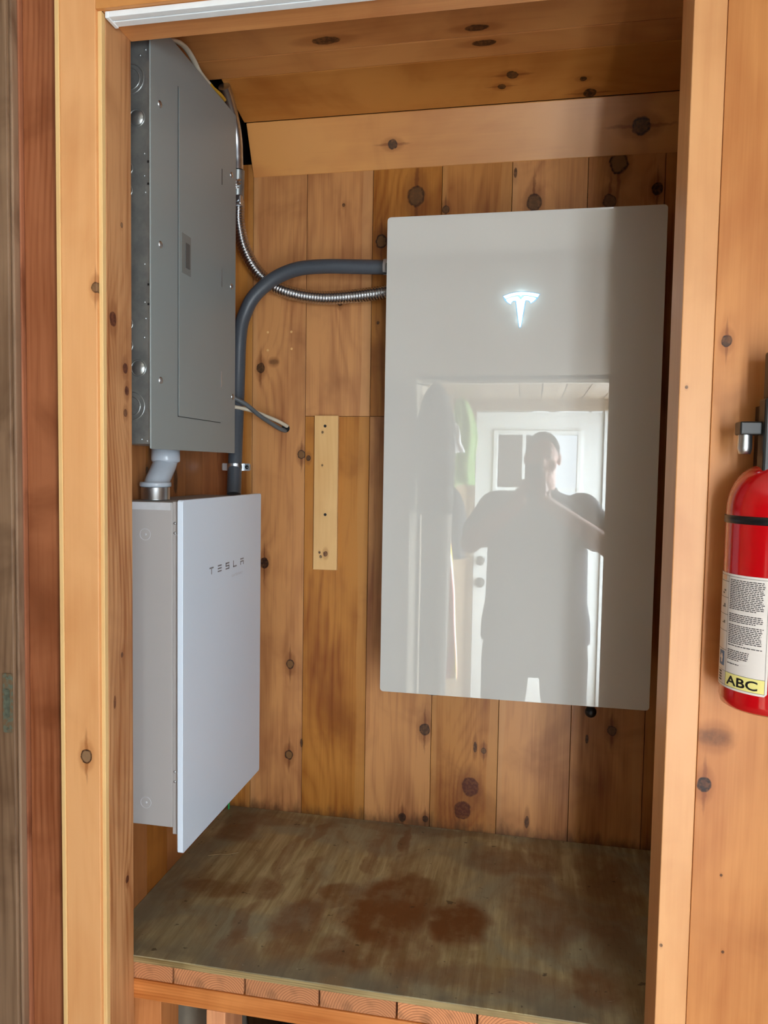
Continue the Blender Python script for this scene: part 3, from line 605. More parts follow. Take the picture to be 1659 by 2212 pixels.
for x_, z_, rr in ((-0.405, 1.235, (0.026, 0.018)), (-0.393, 1.165, (0.0155,)), (-0.415, 1.075, (0.013,)), (-0.415, 1.035, (0.012,)), (-0.391, 0.708, (0.0150,)), (-0.405, 0.637, (0.026, 0.017)), (-0.415, 0.79, (0.012,)), (-0.415, 0.75, (0.012,))):
    mb = MB()
    for r in rr: ring_on_box(mb, (x_, -0.4122, z_), r)
    if len(rr) == 1 and x_ > -0.4: mb.lathe((x_, -0.412, z_), [(0.0135, 0), (0.0125, 0.0016), (0.0, 0.0018)], (0, -1, 0), 28); mb.box(x_ - 0.004, x_ + 0.004, -0.4145, -0.4138, z_ - 0.0012, z_ + 0.0012)
    mb.build('knockout', m_emb, box_)
for x_, z_ in ((-0.385, 0.575), (-0.3735, 0.572), (-0.386, 1.276), (-0.375, 1.285), (-0.378, 1.10), (-0.378, 1.06), (-0.376, 1.03), (-0.378, 0.83), (-0.378, 0.90), (-0.379, 0.765), (-0.376, 0.80)):
    MB().ball((x_, -0.4123, z_), 0.0018, 0.0012, 0.0018, 8).build('rivet', m_zinc, box_)
for z_ in (1.085, 1.045, 0.862, 0.826): MB().box(-0.3722, -0.3675, -0.4128, -0.4121, z_ - 0.002, z_ + 0.002).build('slot', m_void, box_)

# ================================================================ conduits and wiring
t = thing('conduit_coupling', 'light grey offset pipe coupling joining breaker panel to gateway box below', 'pipe fitting', (-0.413, -0.29, 0.456))
mb = MB(); mb.lathe((-0.413, -0.262, 0.566), [(0.0, 0), (0.0285, 0), (0.0295, -0.028), (0.0285, -0.032), (0.024, -0.034)]); mb.build('upper_socket', m_pvc, t)
mb = MB(); mb.sweep(catmull([(-0.413, -0.262, 0.545), (-0.413, -0.265, 0.53), (-0.413, -0.300, 0.492), (-0.413, -0.306, 0.478)], 6), 0.0240, 28); mb.build('angled_pipe', m_pvc, t)
mb = MB(); mb.lathe((-0.413, -0.306, 0.492), [(0.022, 0), (0.0305, 0), (0.0315, -0.003), (0.0315, -0.008), (0.030, -0.0095), (0.02, -0.0095)]); mb.build('collar', m_pvc, t)
mb = MB(); mb.lathe((-0.413, -0.306, 0.482), [(0.028, 0), (0.0287, -0.002), (0.0287, -0.024), (0.030, -0.0262), (0.0, -0.0262)]); mb.build('metal_hub', m_zinc, t)

path = resample(catmull([(-0.377, 0.020, 0.4575), (-0.386, 0.048, 0.534), (-0.400, 0.098, 0.711), (-0.397, 0.105, 0.86), (-0.383, 0.11, 0.92), (-0.358, 0.112, 0.961), (-0.308, 0.112, 0.999), (-0.248, 0.108, 1.019), (-0.177, 0.102, 1.0215), (-0.107, 0.100, 1.018), (0.0225, 0.100, 1.011)], 14), 0.0035)
t = thing('liquidtight_conduit', 'dark grey plastic jacketed conduit curving from gateway box up to the battery', 'conduit', (-0.38, 0.02, 0.458))
mb = MB(); mb.sweep(path, lambda i: 0.0172 + 0.00022 * (i % 2), 22); mb.build('jacket', m_liquid, t)
mb = MB(); mb.sweep([(-0.026, 0.100, 1.0150), (-0.0185, 0.100, 1.0146)], 0.0195, 8); mb.sweep([(-0.0185, 0.100, 1.0146), (0.0215, 0.1, 1.011)], 0.017, 16); mb.build('connector', m_gwedge, t)
t = thing('pipe_clamp', 'silver two-hole strap clamp around the dark grey conduit above gateway box', 'clamp', (-0.39, 0.055, 0.524))
mb = MB(); pts = []
cx, cy, cr = -0.3855, 0.047, 0.0195
ang = [math.radians(a) for a in range(-200, 21, 10)]
arc = [(cx + cr * math.cos(a), cy + cr * math.sin(a)) for a in ang]
o_ = [(-0.422, cy + 0.008)] + arc + [(-0.350, cy + 0.008)]
i_ = [(x + (0.0018 if 0 < k < len(o_) - 1 and x < cx else (-0.0018 if 0 < k < len(o_) - 1 else 0)), y_ + 0.0018) for k, (x, y_) in enumerate(o_)]
mb.prism(o_ + i_[::-1], 2, 0.515, 0.533); mb.build('strap', m_zinc, t)
mb = MB(); mb.ball((-0.3565, cy + 0.005, 0.524), 0.005, 0.003, 0.005, 10); mb.build('screw', m_blackm, t)
mb = MB(); mb.box(-0.424, -0.350, cy + 0.0095, cy + 0.016, 0.517, 0.531); mb.build('strut', m_galv, t)

path = resample(catmull([(-0.405, 0.085, 1.24), (-0.409, 0.118, 1.19), (-0.414, 0.132, 1.151), (-0.404, 0.142, 1.092), (-0.379, 0.148, 1.041), (-0.347, 0.152, 1.006), (-0.309, 0.154, 0.982), (-0.253, 0.154, 0.965), (-0.19, 0.150, 0.956), (-0.115, 0.142, 0.956), (-0.023, 0.125, 0.960), (0.0225, 0.12, 0.963)], 16), 0.00125)
t = thing('flexible_metal_conduit', 'ribbed silver flexible conduit from breaker panel to the battery', 'conduit', (-0.41, 0.11, 1.19))
mb = MB(); mb.sweep(path, lambda i: 0.0140 + 0.0030 * abs(math.sin(i * math.pi / 6)), 18); mb.build('ribbed_tube', m_flex, t)
mb = MB(); mb.sweep([(-0.4000, 0.092, 1.262), (-0.4060, 0.104, 1.198)], 0.0170, 20); cn = mb.build('connector', m_galv, t)
mb = MB(); mb.box(-0.412, -0.388, 0.082, 0.100, 1.176, 1.200, 0.003); mb.build('clamp_block', m_zinc, cn)
mb = MB(); mb.cyl((-0.399, 0.0835, 1.188), (-0.399, 0.080, 1.188), 0.006, seg=12); mb.build('clamp_screw', m_zinc, cn)
t = thing('metal_pipe', 'bent galvanised pipe rising behind breaker panel into the dark ceiling gap', 'pipe', (-0.41, 0.06, 1.27))
mb = MB(); mb.sweep(catmull([(-0.400, 0.090, 1.262), (-0.400, 0.088, 1.290), (-0.399, 0.080, 1.330), (-0.398, 0.060, 1.366), (-0.397, 0.036, 1.390), (-0.396, 0.012, 1.408), (-0.396, -0.004, 1.418)], 10), 0.0145, 18); mb.build('bent_tube', m_zinc, t)
t = thing('cream_cable', 'cream and yellow cable draped over the top edge of breaker panel', 'cable', (-0.39, -0.3, 1.35))
P = [(-0.378, -0.345, 1.340), (-0.375, -0.319, 1.352), (-0.375, -0.282, 1.368), (-0.375, -0.247, 1.374), (-0.375, -0.213, 1.369), (-0.375, -0.191, 1.360), (-0.375, -0.163, 1.357), (-0.375, -0.135, 1.357)]
mb = MB(); mb.sweep(catmull(P, 8), 0.0042, 10, ell=1.5); mb.build('cream_jacket', m_cream, t)
mb = MB(); mb.sweep(catmull([(-0.375, -0.140, 1.357), (-0.376, -0.115, 1.358), (-0.378, -0.075, 1.365), (-0.384, -0.035, 1.372)], 8), 0.0047, 10, ell=1.4); tag(mb.build('yellow_jacket', m_yellowc, t), 'yellow end of the cable')
# two cables going through the drilled hole
hole = (-0.303, YB - 0.001, 0.628)
o = MB().cyl((hole[0], YB - 0.0012, hole[2]), (hole[0], YB + 0.004, hole[2]), 0.0108).build('cable_hole', m_void); tag(o, 'round black drilled hole in the back wall with two cables in it', 'hole')
o = MB().sweep(catmull([(-0.43, 0.035, 0.705), (-0.405, 0.046, 0.700), (-0.37, 0.070, 0.683), (-0.345, 0.112, 0.655), (-0.315, 0.165, 0.628), (hole[0] - 0.003, YB, 0.622)], 10), 0.0056, 10, ell=1.5).build('grey_cable', m_greyc); tag(o, 'flat grey cable running from breaker panel into the drilled wall hole', 'cable')
o = MB().sweep(catmull([(-0.43, 0.050, 0.680), (-0.405, 0.058, 0.676), (-0.365, 0.10, 0.668), (-0.335, 0.135, 0.655), (-0.315, 0.165, 0.645), (hole[0] + 0.003, YB, 0.634)], 10), 0.0050, 10, ell=1.4).build('white_cable', m_cream); tag(o, 'off-white cable crossing under the grey cable into the wall hole', 'cable')
o = MB().sweep(catmull([(-0.445, 0.10, -0.19), (-0.446, 0.135, -0.28), (-0.448, 0.165, -0.36), (-0.449, 0.17, ZS + 0.001)], 8), 0.0028, 8).build('green_wire', m_greenc); tag(o, 'thin green ground wire in the back left corner above the platform', 'wire')
# pine strip
t = thing('pine_strip', 'short pale pine strip screwed vertically to the back wall between the boxes', 'wood strip', (-0.188, 0.187, 0.257))
mb = MB(); mb.cur = 0; mb.prism([(-0.2205, 0.257), (-0.1565, 0.2575), (-0.1575, 0.661), (-0.2205, 0.661)], 1, 0.181, YB - 0.0002); sb = mb.build('board', m_strip, t, bevel=0.0008)
for x_, z_ in ((-0.192, 0.634), (-0.189, 0.403)): MB().cyl((x_, 0.1802, z_), (x_, 0.1812, z_), 0.0038, seg=14).build('screw', m_blackm, sb)
# screw and nail holes in the back boards
k = 0
for x_, z_ in ((-0.355, 0.880), (-0.290, 0.880), (-0.355, 0.833), (-0.289, 0.836)):
    o = MB().lathe((x_, YB + 0.0005, z_), [(0.0034, 0), (0.0028, 0.0014), (0.0014, 0.0010), (0.0, 0.0003)], (0, -1, 0), 12).build('screw_hole', m_strip); tag(o, ['upper left', 'upper right', 'lower left', 'lower right'][k] + ' of four screw holes in the back wall beside the dark grey conduit', 'screw hole', 'four screw holes in the back wall'); k += 1
# drifting straw piece on shelf
o = MB().sweep(catmull([(-0.40, -0.075, ZS + 0.0012), (-0.375, -0.062, ZS + 0.0012), (-0.355, -0.058, ZS + 0.0012), (-0.335, -0.045, ZS + 0.0012)], 6), 0.0008, 6).build('straw', plain('tan_splinter', rgb(150, 124, 84), 0.7)); tag(o, 'thin tan wood splinter lying on the plywood top below gateway box', 'splinter')

# white track under the header
t = thing('white_light_bar', 'long white plastic strip with a central groove under the closet header', 'strip', (0.1, -0.52, ZH))
X0, X1 = -0.376, 0.546
mb = MB(); mb.prism([(-0.5385, ZH - 0.0005), (-0.5385, ZH - 0.010), (-0.5265, ZH - 0.010), (-0.5265, ZH - 0.007), (-0.5235, ZH - 0.007), (-0.5235, ZH - 0.010), (-0.5090, ZH - 0.010), (-0.5070, ZH - 0.008), (-0.5070, ZH - 0.0005)], 0, X0, X1); mb.build('strip_body', m_white, t, bevel=0.0008)
mb = MB(); mb.box(X0 - 0.004, X0 + 0.003, -0.5392, -0.5062, ZH - 0.0112, ZH - 0.0004, 0.0015); mb.build('end_cap', m_white, t)
mb = MB(); mb.box(X0, X1, -0.5262, -0.5238, ZH - 0.0072, ZH - 0.0066); mb.build('groove', m_dim, t)

# ================================================================ fire extinguisher
EC = Vector((0.671, -0.606, 0)); ER = 0.063
fe = thing('fire_extinguisher', 'red fire extinguisher with printed label hanging on the right wall', 'fire extinguisher', (EC.x, EC.y, 0.195))
zb, zs = 0.205, 0.472
prof = [(0.0, zb + 0.004), (ER * 0.72, zb + 0.004), (ER * 0.86, zb), (ER * 0.96, zb + 0.004), (ER, zb + 0.013), (ER, zs + 0.006)]
for k in range(1, 11):
    a = k / 10 * math.pi / 2; prof.append((0.0165 + (ER - 0.0165) * math.cos(a), zs + 0.006 + 0.064 * math.sin(a)))
prof += [(0.0165, zs + 0.082), (0.0, zs + 0.082)]
MB().lathe((EC.x, EC.y, 0), prof, seg=64).build('tank', m_red, fe)
MB().lathe((EC.x, EC.y, 0), [(ER + 0.0002, zs - 0.011), (ER + 0.0016, zs - 0.0105), (ER + 0.0016, zs - 0.0005), (ER + 0.0002, zs)], seg=64).build('mounting_strap', m_blackm, fe)
cvec = Vector((CAM.x - EC.x, CAM.y - EC.y, 0)).normalized(); a0 = math.atan2(cvec.y, cvec.x)
def oncyl(theta, z, r=ER + 0.0006):      # theta: degrees to the right seen from the room
    a = a0 + math.radians(theta); return (EC.x + r * math.cos(a), EC.y + r * math.sin(a), z)
def patch(mb, t0, t1, z0, z1, r=ER + 0.0006, rad=0.0):
    n = max(2, int(abs(t1 - t0) / 3)); vs = []
    for k in range(n + 1):
        th = t0 + (t1 - t0) * k / n; dz = 0
        if rad:
            e = min(th - t0, t1 - th) * math.pi / 180 * ER
            if e < rad: dz = rad - math.sqrt(max(0, rad * rad - (rad - e) ** 2))
        vs += [oncyl(th, z0 + dz, r), oncyl(th, z1 - dz, r)]
    mb.add(vs, [(2 * k, 2 * k + 2, 2 * k + 3, 2 * k + 1) for k in range(n)], True)
LZ0, LZ1 = 0.2335, 0.3920
mb = MB(); patch(mb, -120, -0.5, LZ0, LZ1, rad=0.004); lab = mb.build('label', m_label, fe, recalc=False)
mb = MB(); R2 = ER + 0.0008
patch(mb, -118, -3.2, LZ1 - 0.0036, LZ1 - 0.0031, R2); patch(mb, -118, -3.2, LZ0 + 0.003, LZ0 + 0.0035, R2); patch(mb, -3.6, -3.2, LZ0 + 0.003, LZ1 - 0.0031, R2); patch(mb, -56.6, -56.1, LZ0 + 0.003, LZ1 - 0.0031, R2)
patch(mb, -118, -3.2, 0.2555, 0.2559, R2)
for z_ in (0.380, 0.3575, 0.334, 0.311, 0.2845): patch(mb, -118, -56.2, z_, z_ + 0.0006, R2)
rnd = random.Random(11)
def lines(z1, z0, step, t0, t1, last=0.6):
    z_ = z1
    while z_ > z0:
        end = t1 - rnd.uniform(0, 3) if z_ - step > z0 else t0 + (t1 - t0) * last
        th = t0
        while th < end:
            wd = rnd.uniform(2.0, 5.5); patch(mb, th, min(th + wd, end), z_ - step * 0.50, z_, R2); th += wd + 0.75
        z_ -= step
lines(0.3850, 0.3445, 0.00245, -53.5, -7, 0.8)
lines(0.3385, 0.3280, 0.00245, -53.5, -7, 0.8); lines(0.3235, 0.2985, 0.00245, -53.5, -7, 0.5)
lines(0.2955, 0.2935, 0.0024, -53.5, -7, 0.98); lines(0.2885, 0.2755, 0.0025, -53.5, -22, 0.6); lines(0.2700, 0.2690, 0.0024, -53.5, -33, 0.9)
mb.build('fine_print', m_ink, lab, recalc=False)
mb = MB(); patch(mb, -56.0, -3.6, 0.2370, 0.2553, R2); mb.build('yellow_panel', m_yellow, lab, recalc=False)
mb = MB(); patch(mb, -75, -60.5, 0.2620, 0.2825, R2); mb.build('blue_panel', m_blue, lab, recalc=False)
mb = MB(); patch(mb, -72, -62, 0.382, 0.389, R2); mb.build('orange_panel', m_orange, lab, recalc=False)
mb = MB()
for (t0, t1, z0, z1) in ((-68, -63, .3660, .3685), (-72, -66, .3625, .3645), (-70, -62, .3440, .3455), (-67, -63, .3455, .3490), (-72, -66, .3435, .3445), (-70, -62, .3215, .3230), (-66, -62, .323, .3255)): patch(mb, t0, t1, z0, z1, R2)
mb.build('pictograms', plain('grey_ink', rgb(110, 112, 110), 0.5), lab, recalc=False)
mb = MB()
for q in range(4): patch(mb, -75, -66, 0.2400 + q * 0.0038, 0.2424 + q * 0.0038, R2)
mb.build('small_print', m_inkb, lab, recalc=False)
mb = MB()
for (t0, t1, z0, z1) in ((-69, -65, .266, .278), (-72, -64, .271, .275)): patch(mb, t0, t1, z0, z1, R2 + 0.0002)
mb.build('white_symbol', m_label, lab, recalc=False)
vs, fs = text_mesh('ABC', 0.0165, 0.02)
xm = max(v.x for v in vs); wd = math.radians(41.5) * ER
MB().add([oncyl(-52.5 + math.degrees(v.x / xm * wd / ER), 0.2400 + v.y * 1.06, R2 + 0.0003) for v in vs], fs).build('large_letters', m_inkb, lab, recalc=False)
# valve head, levers, hose
zt = zs + 0.074
mb = MB(); mb.lathe((EC.x, EC.y, 0), [(0.0, zt - 0.004), (0.019, zt - 0.004), (0.019, zt + 0.018), (0.014, zt + 0.022), (0.014, zt + 0.06), (0.0, zt + 0.06)], seg=24); mb.build('valve', m_blackm, fe)
mb = MB(); mb.box(EC.x - 0.055, EC.x + 0.03, EC.y - 0.018, EC.y + 0.012, zt + 0.036, zt + 0.054, 0.002); mb.build('carry_handle', m_black, fe)
mb = MB(); mb.lathe((EC.x - 0.045, EC.y - 0.004, zt + 0.036), [(0.009, 0), (0.0095, -0.018), (0.0075, -0.026), (0.0, -0.026)], seg=18); mb.build('pull_pin', m_zinc, fe)
mb = MB(); mb.box(EC.x - 0.028, EC.x + 0.012, EC.y - 0.030, EC.y + 0.0, zt - 0.022, zt + 0.085, 0.003); mb.build('lever', m_black, fe)
mb = MB(); mb.box(EC.x - 0.020, EC.x + 0.02, EC.y - 0.024, EC.y + 0.012, zt + 0.085, zt + 0.150, 0.003); mb.build('squeeze_grip', m_black, fe)
mb = MB(); mb.box(EC.x - 0.014, EC.x + 0.03, EC.y + 0.040, YF + 0.003, zt - 0.08, zt + 0.08); mb.build('wall_bracket', m_blackm, fe)

# ================================================================ hall behind the camera
XW, YR, ZLC = 0.95, -3.30, 0.975
struct(MB().box(-1.5, XW + 0.1, YR - 0.2, -0.44, ZFL - 0.03, ZFL).box(-0.5, 0.76, -0.45, 0.5, ZFL - 0.03, ZFL).build('floor', m_floor))
WZ0, WZ1, WY0, WY1 = -0.95, 0.93, -3.22, -1.96
mb = MB(); mb.cur = 2.1
mb.box(XW, XW + 0.05, WY1, -0.44, ZFL, 1.66).box(XW, XW + 0.05, YR - 0.05, WY0, ZFL, 1.66).box(XW, XW + 0.05, WY0, WY1, ZFL, WZ0).box(XW, XW + 0.05, WY0, WY1, WZ1, 1.66)
struct(mb.build('wall_east', m_room))
mb = MB()
for y_ in (WY0, (WY0 + WY1) / 2 - 0.015, WY1 - 0.03): mb.box(XW - 0.012, XW + 0.03, y_, y_ + 0.03, WZ0, WZ1)
for z_ in (WZ0, WZ1 - 0.03): mb.box(XW - 0.012, XW + 0.03, WY0, WY1, z_, z_ + 0.03)
struct(mb.build('window_1', m_doorw, bevel=0.002))
mb = MB(); mb.cur = 3.4; mb.box(-1.5, -1.45, YR - 0.05, -0.48, ZFL, 1.66); struct(mb.build('wall_west', m_room))
mb = MB(); mb.cur = 4.4; mb.box(-1.5, -0.70, -0.50, -0.45, ZFL, 1.66).box(-0.71, -0.46, -0.478, -0.45, ZFL, 1.66); struct(mb.build('wall_front.001', m_old))
mb = MB(); mb.cur = 5.4; mb.box(-0.30, -0.24, YR, -1.90, ZFL, ZLC); struct(mb.build('wall_partition', plain('cream_wall', rgb(168, 156, 136), 0.7)))
DX0, DX1, DZ1 = -0.03, 0.785, 0.905
mb = MB(); mb.cur = 6.4; mb.box(-1.5, DX0 - 0.03, YR - 0.05, YR, ZFL, 1.66).box(DX1 + 0.03, XW + 0.05, YR - 0.05, YR, ZFL, -0.95).box(DX1 + 0.03, XW + 0.05, YR - 0.05, YR, 0.90, 1.66).box(XW - 0.01, XW + 0.05, YR - 0.05, YR, -0.95, 0.90).box(DX0 - 0.03, DX1 + 0.03, YR - 0.05, YR, DZ1 + 0.03, 1.66); struct(mb.build('wall_rear', m_room))
struct(MB().box(DX0 - 0.03, DX0, YR - 0.05, YR + 0.02, ZFL, DZ1 + 0.03).build('trim_10', m_lowceil))
mb = MB(); mb.box(DX1, DX1 + 0.03, YR - 0.05, YR + 0.02, ZFL, DZ1 + 0.03); struct(mb.build('trim_8', m_doorw, bevel=0.002))
mb = MB(); mb.cur = 7.0; mb.box(-0.24, XW, YR, YR + 0.09, DZ1 + 0.001, ZLC); struct(mb.build('trim_9', m_lowceil))
mb = MB(); x = -0.24; i = 0
while x < XW:
    mb.cur = 9 + i * 1.3; mb.box(x + 0.001, min(x + 0.125, XW) - 0.005, YR + 0.01, -2.30, ZLC, ZLC + 0.02); x += 0.125; i += 1
struct(mb.build('ceiling.003', m_lowceil))
struct(MB().box(-1.5, XW + 0.05, YR - 0.05, -2.28, ZLC + 0.02, ZLC + 0.04).box(-1.5, XW, -2.30, -2.28, ZLC, 1.66).box(-1.5, XW + 0.05, -2.30, -0.44, 1.64, 1.66).build('ceiling.004', plain('cream_plaster', rgb(214, 206, 190), 0.8)))
# white half-glazed entry door
do = struct(bpy.data.objects.new('door_2', None)); COL.objects.link(do); do.location = ((DX0 + DX1) / 2, YR - 0.02, ZFL)
GX0, GX1, GZ0, GZ1 = 0.115, 0.622, 0.045, 0.755
mb = MB(); y0, y1 = YR - 0.045, YR - 0.003
mb.box(DX0 + 0.003, GX0, y0, y1, ZFL + 0.005, DZ1 - 0.003).box(GX1, DX1 - 0.003, y0, y1, ZFL + 0.005, DZ1 - 0.003).box(GX0, GX1, y0, y1, ZFL + 0.005, GZ0).box(GX0, GX1, y0, y1, GZ1, DZ1 - 0.003); mb.build('leaf', m_doorw, do)
mb = MB()
for a in ((GX0 - 0.028, GX1 + 0.028, GZ1, GZ1 + 0.028), (GX0 - 0.028, GX1 + 0.028, GZ0 - 0.028, GZ0), (GX0 - 0.028, GX0, GZ0, GZ1), (GX1, GX1 + 0.028, GZ0, GZ1)): mb.box(a[0], a[1], y1, y1 + 0.014, a[2], a[3])
gw_, gh_ = (GX1 - GX0) / 3, (GZ1 - GZ0) / 2
for k in (1, 2): mb.box(GX0 + gw_ * k - 0.011, GX0 + gw_ * k + 0.011, y1 - 0.02, y1 + 0.008, GZ0, GZ1)
mb.box(GX0, GX1, y1 - 0.02, y1 + 0.008, GZ0 + gh_ - 0.011, GZ0 + gh_ + 0.011); mb.build('muntins', m_doorw, do, bevel=0.003)
gl = N('clear_window_glass'); tr = gl.n('ShaderNodeBsdfTransparent'); gs = gl.n('ShaderNodeBsdfGlossy'); gs.inputs['Roughness'].default_value = 0.02; mx = gl.n('ShaderNodeMixShader'); mx.inputs[0].default_value = 0.06
gl.l(tr.outputs[0], mx.inputs[1]); gl.l(gs.outputs[0], mx.inputs[2]); gl.l(mx.outputs[0], gl.t.nodes['Material Output'].inputs[0])
MB().box(GX0, GX1, YR - 0.026, YR - 0.022, GZ0, GZ1).build('pane', gl.m, do)
sw = struct(MB().box(DX1 + 0.0305, DX1 + 0.036, YR - 0.045, YR - 0.005, -0.95, 0.90).box(XW - 0.016, XW - 0.0105, YR - 0.045, YR - 0.005, -0.95, 0.90).build('window_2', m_doorw))
MB().box(DX1 + 0.036, XW - 0.016, YR - 0.026, YR - 0.022, -0.95, 0.90).build('pane', gl.m, sw)
MB().box(XW + 0.02, XW + 0.024, WY0, WY1, WZ0, WZ1).build('pane', gl.m, bpy.data.objects['window_1'])
for z_, r_ in ((-0.080, 0.029), (-0.226, 0.031)):
    mb = MB(); mb.lathe((0.020, y1, z_), [(r_, 0), (r_, 0.006), (0.013, 0.012), (0.013, 0.03), (r_ * 0.8, 0.036), (r_ * 0.95, 0.05), (r_ * 0.7, 0.064), (0, 0.066)], (0, 1, 0), 24); mb.build('door_knob', m_knob, do)
# porch outside: dark clapboard wall seen through the left panes, ground beyond
mb = MB(); mb.cur = 1; mb.box(-0.9, 0.33, -4.3, -4.25, ZFL, 1.6); struct(mb.build('wall_porch', plain('porch_wall', rgb(98, 88, 80), 0.8)))
struct(MB().box(-8, 8, -16, YR - 0.2, ZFL - 0.1, ZFL - 0.05).box(XW + 0.1, 12, -8, 6, ZFL - 0.1, ZFL - 0.05).build('ground', plain('gravel_ground', rgb(150, 140, 124), 0.9, var=0.3, scale=8)))
o = thing('bare_tree', 'bare tree seen outside through the upper right door pane', 'tree', (1.1, -6.5, ZFL - 0.05))
mb = MB(); rnd = random.Random(4)
def branch(p, d, L, r, lv):
    q = p + d * L; mb.sweep([p, p.lerp(q, .5) + Vector((rnd.uniform(-1, 1), 0, rnd.uniform(-1, 1))) * L * .06, q], lambda i: r * (1 - .2 * i), 6)
    if lv:
        for _ in range(3): branch(q, (d + Vector((rnd.uniform(-.8, .8), rnd.uniform(-.5, .5), rnd.uniform(-.2, .6)))).normalized(), L * .68, r * .55, lv - 1)
branch(Vector((1.1, -6.5, ZFL - 0.05)), Vector((0, 0, 1)), 1.2, 0.07, 4); mb.build('branches', plain('bark', rgb(110, 92, 80), 0.9), o)

# ---- clothes on hooks along the partition
XPW = -0.24
def cloth(name, label, cat, y0, w_, z1, z0, xo, mat, folds=4, amp=0.02, flare=1.0, tw=0.0, seedv=1, d=(0.0, 1.0)):
    rnd = random.Random(seedv); nx, nz = 40, 30; vs = []; ph = rnd.uniform(0, 6)
    for j in range(nz + 1):
        tz = j / nz; z_ = z1 + (z0 - z1) * tz; ww = w_ * (0.30 + 0.70 * min(1, tz * 2.2) ** 0.7) * (1 + (flare - 1) * tz)
        for i in range(nx + 1):
            u_ = i / nx - .5; f = math.sin(u_ * folds * 2 * math.pi + ph + tz * tw) * amp * (0.3 + tz) + 0.3 * amp * math.sin(u_ * 17 + ph * 2 + tz * 3)
            a_, b_ = u_ * ww + 0.008 * math.sin(tz * 7), f + 0.015 * math.sin(tz * 5 + ph)
            vs.append((xo + a_ * d[0] + b_ * d[1], y0 + a_ * d[1] - b_ * d[0], z_ - 0.02 * abs(u_) * 2 + 0.04 * u_ * tz))
    fs = [(j * (nx + 1) + i, j * (nx + 1) + i + 1, (j + 1) * (nx + 1) + i + 1, (j + 1) * (nx + 1) + i) for j in range(nz) for i in range(nx)]
    o = MB().add(vs, fs, True).build(name, mat, recalc=False); s = o.modifiers.new('s', 'SOLIDIFY'); s.thickness = 0.006; s.offset = 0
    tag(o, label, cat); return o
def garment(name, label, cat, c, r, z1, z0, mat, seedv):
    rnd = random.Random(seedv); vs = []; seg, n = 36, 26; fr = [(rnd.uniform(.02, .07), rnd.randint(2, 9), rnd.uniform(0, 6)) for _ in range(5)]
    mb = MB()
    for j in range(n + 1):
        t_ = j / n; k = (0.35 + 0.65 * min(1, t_ * 3.2) ** .6) * (1 - 0.12 * t_)
        for i in range(seg):
            a = 2 * math.pi * i / seg; rr = 1 + sum(A_ * math.sin(m * a + p + t_ * 4) for A_, m, p in fr)
            vs.append((c[0] + r[0] * k * rr * math.cos(a), c[1] + r[1] * k * rr * math.sin(a), z1 + (z0 - z1) * t_ - 0.03 * math.cos(a) ** 2 * (1 - t_)))
    fs = [(j * seg + i, j * seg + (i + 1) % seg, (j + 1) * seg + (i + 1) % seg, (j + 1) * seg + i) for j in range(n) for i in range(seg)] + [list(range(seg)), list(range(n * seg, (n + 1) * seg))[::-1]]
    return tag(mb.add(vs, fs, True).build(name, mat), label, cat)
garment('dark_jacket', 'dark grey jacket hanging from a hook near the hall corner', 'jacket', (-0.135, -2.02, 0), (0.10, 0.12), 0.95, 0.30, plain('charcoal_fabric', rgb(86, 84, 82), 0.9, var=.15), 21)
garment('brown_coat', 'long taupe coat hanging beneath the dark jacket', 'coat', (-0.150, -2.235, 0), (0.08, 0.07), 0.90, -0.75, plain('taupe_fabric', rgb(120, 112, 102), 0.9, var=.15), 8)
garment('black_backpack', 'black rounded bag hanging low between the coats', 'bag', (-0.115, -2.70, 0), (0.09, 0.07), 0.42, 0.0, plain('black_nylon', rgb(40, 40, 44), 0.7), 31)
stripe = N('striped_towel_cloth'); S_ = stripe.sep(stripe.coords()); fr_ = stripe.math('FRACT', stripe.math('MULTIPLY', stripe.math('ADD', S_[0], S_[1]), 16.0)); c1 = stripe.mix(stripe.mapr(fr_, 0.30, 0.34), rgb(240, 214, 90), rgb(244, 236, 224)); c1 = stripe.mix(stripe.mapr(fr_, 0.66, 0.70), c1, rgb(232, 150, 140)); stripe.set(color=c1, rough=0.9)
cloth('green_towel', 'pale green towel hanging from a hook beside the entry door', 'towel', -2.86, 0.20, 0.955, 0.43, -0.085, plain('green_terry', rgb(166, 204, 132), 0.95), 2.5, .022, seedv=2, d=(0.86, 0.5))
cloth('striped_towel', 'long yellow and pink striped beach towel hanging under the green one', 'towel', -2.50, 0.15, 0.24, -0.66, -0.130, stripe.m, 2, .025, flare=1.4, seedv=5, d=(0.8, 0.6))
cloth('white_shirt', 'crumpled white cloth hanging above the black bag', 'cloth', -2.52, 0.15, 0.80, 0.62, -0.12, plain('white_cotton', rgb(222, 222, 220), 0.9), 4, .03, seedv=9, d=(0.8, 0.6))
for y_, z_, nm in ((-2.02, 0.95, 'dark jacket'), (-2.235, 0.91, 'taupe coat'), (-2.70, 0.43, 'black bag'), (-2.86, 0.965, 'green towel'), (-2.50, 0.235, 'striped towel'), (-2.52, 0.795, 'white cloth')):
    z_ = min(z_, 0.955)
    o = MB().sweep(catmull([(XPW - 0.002, y_, z_), (XPW + 0.05, y_, z_ - 0.01), (XPW + 0.09, y_, z_ + 0.005), (XPW + 0.11, y_, z_ + 0.015)], 6), 0.004, 8).build('coat_hook', m_zinc); tag(o, 'small metal coat hook carrying the ' + nm, 'hook', 'coat hooks on the hall partition')

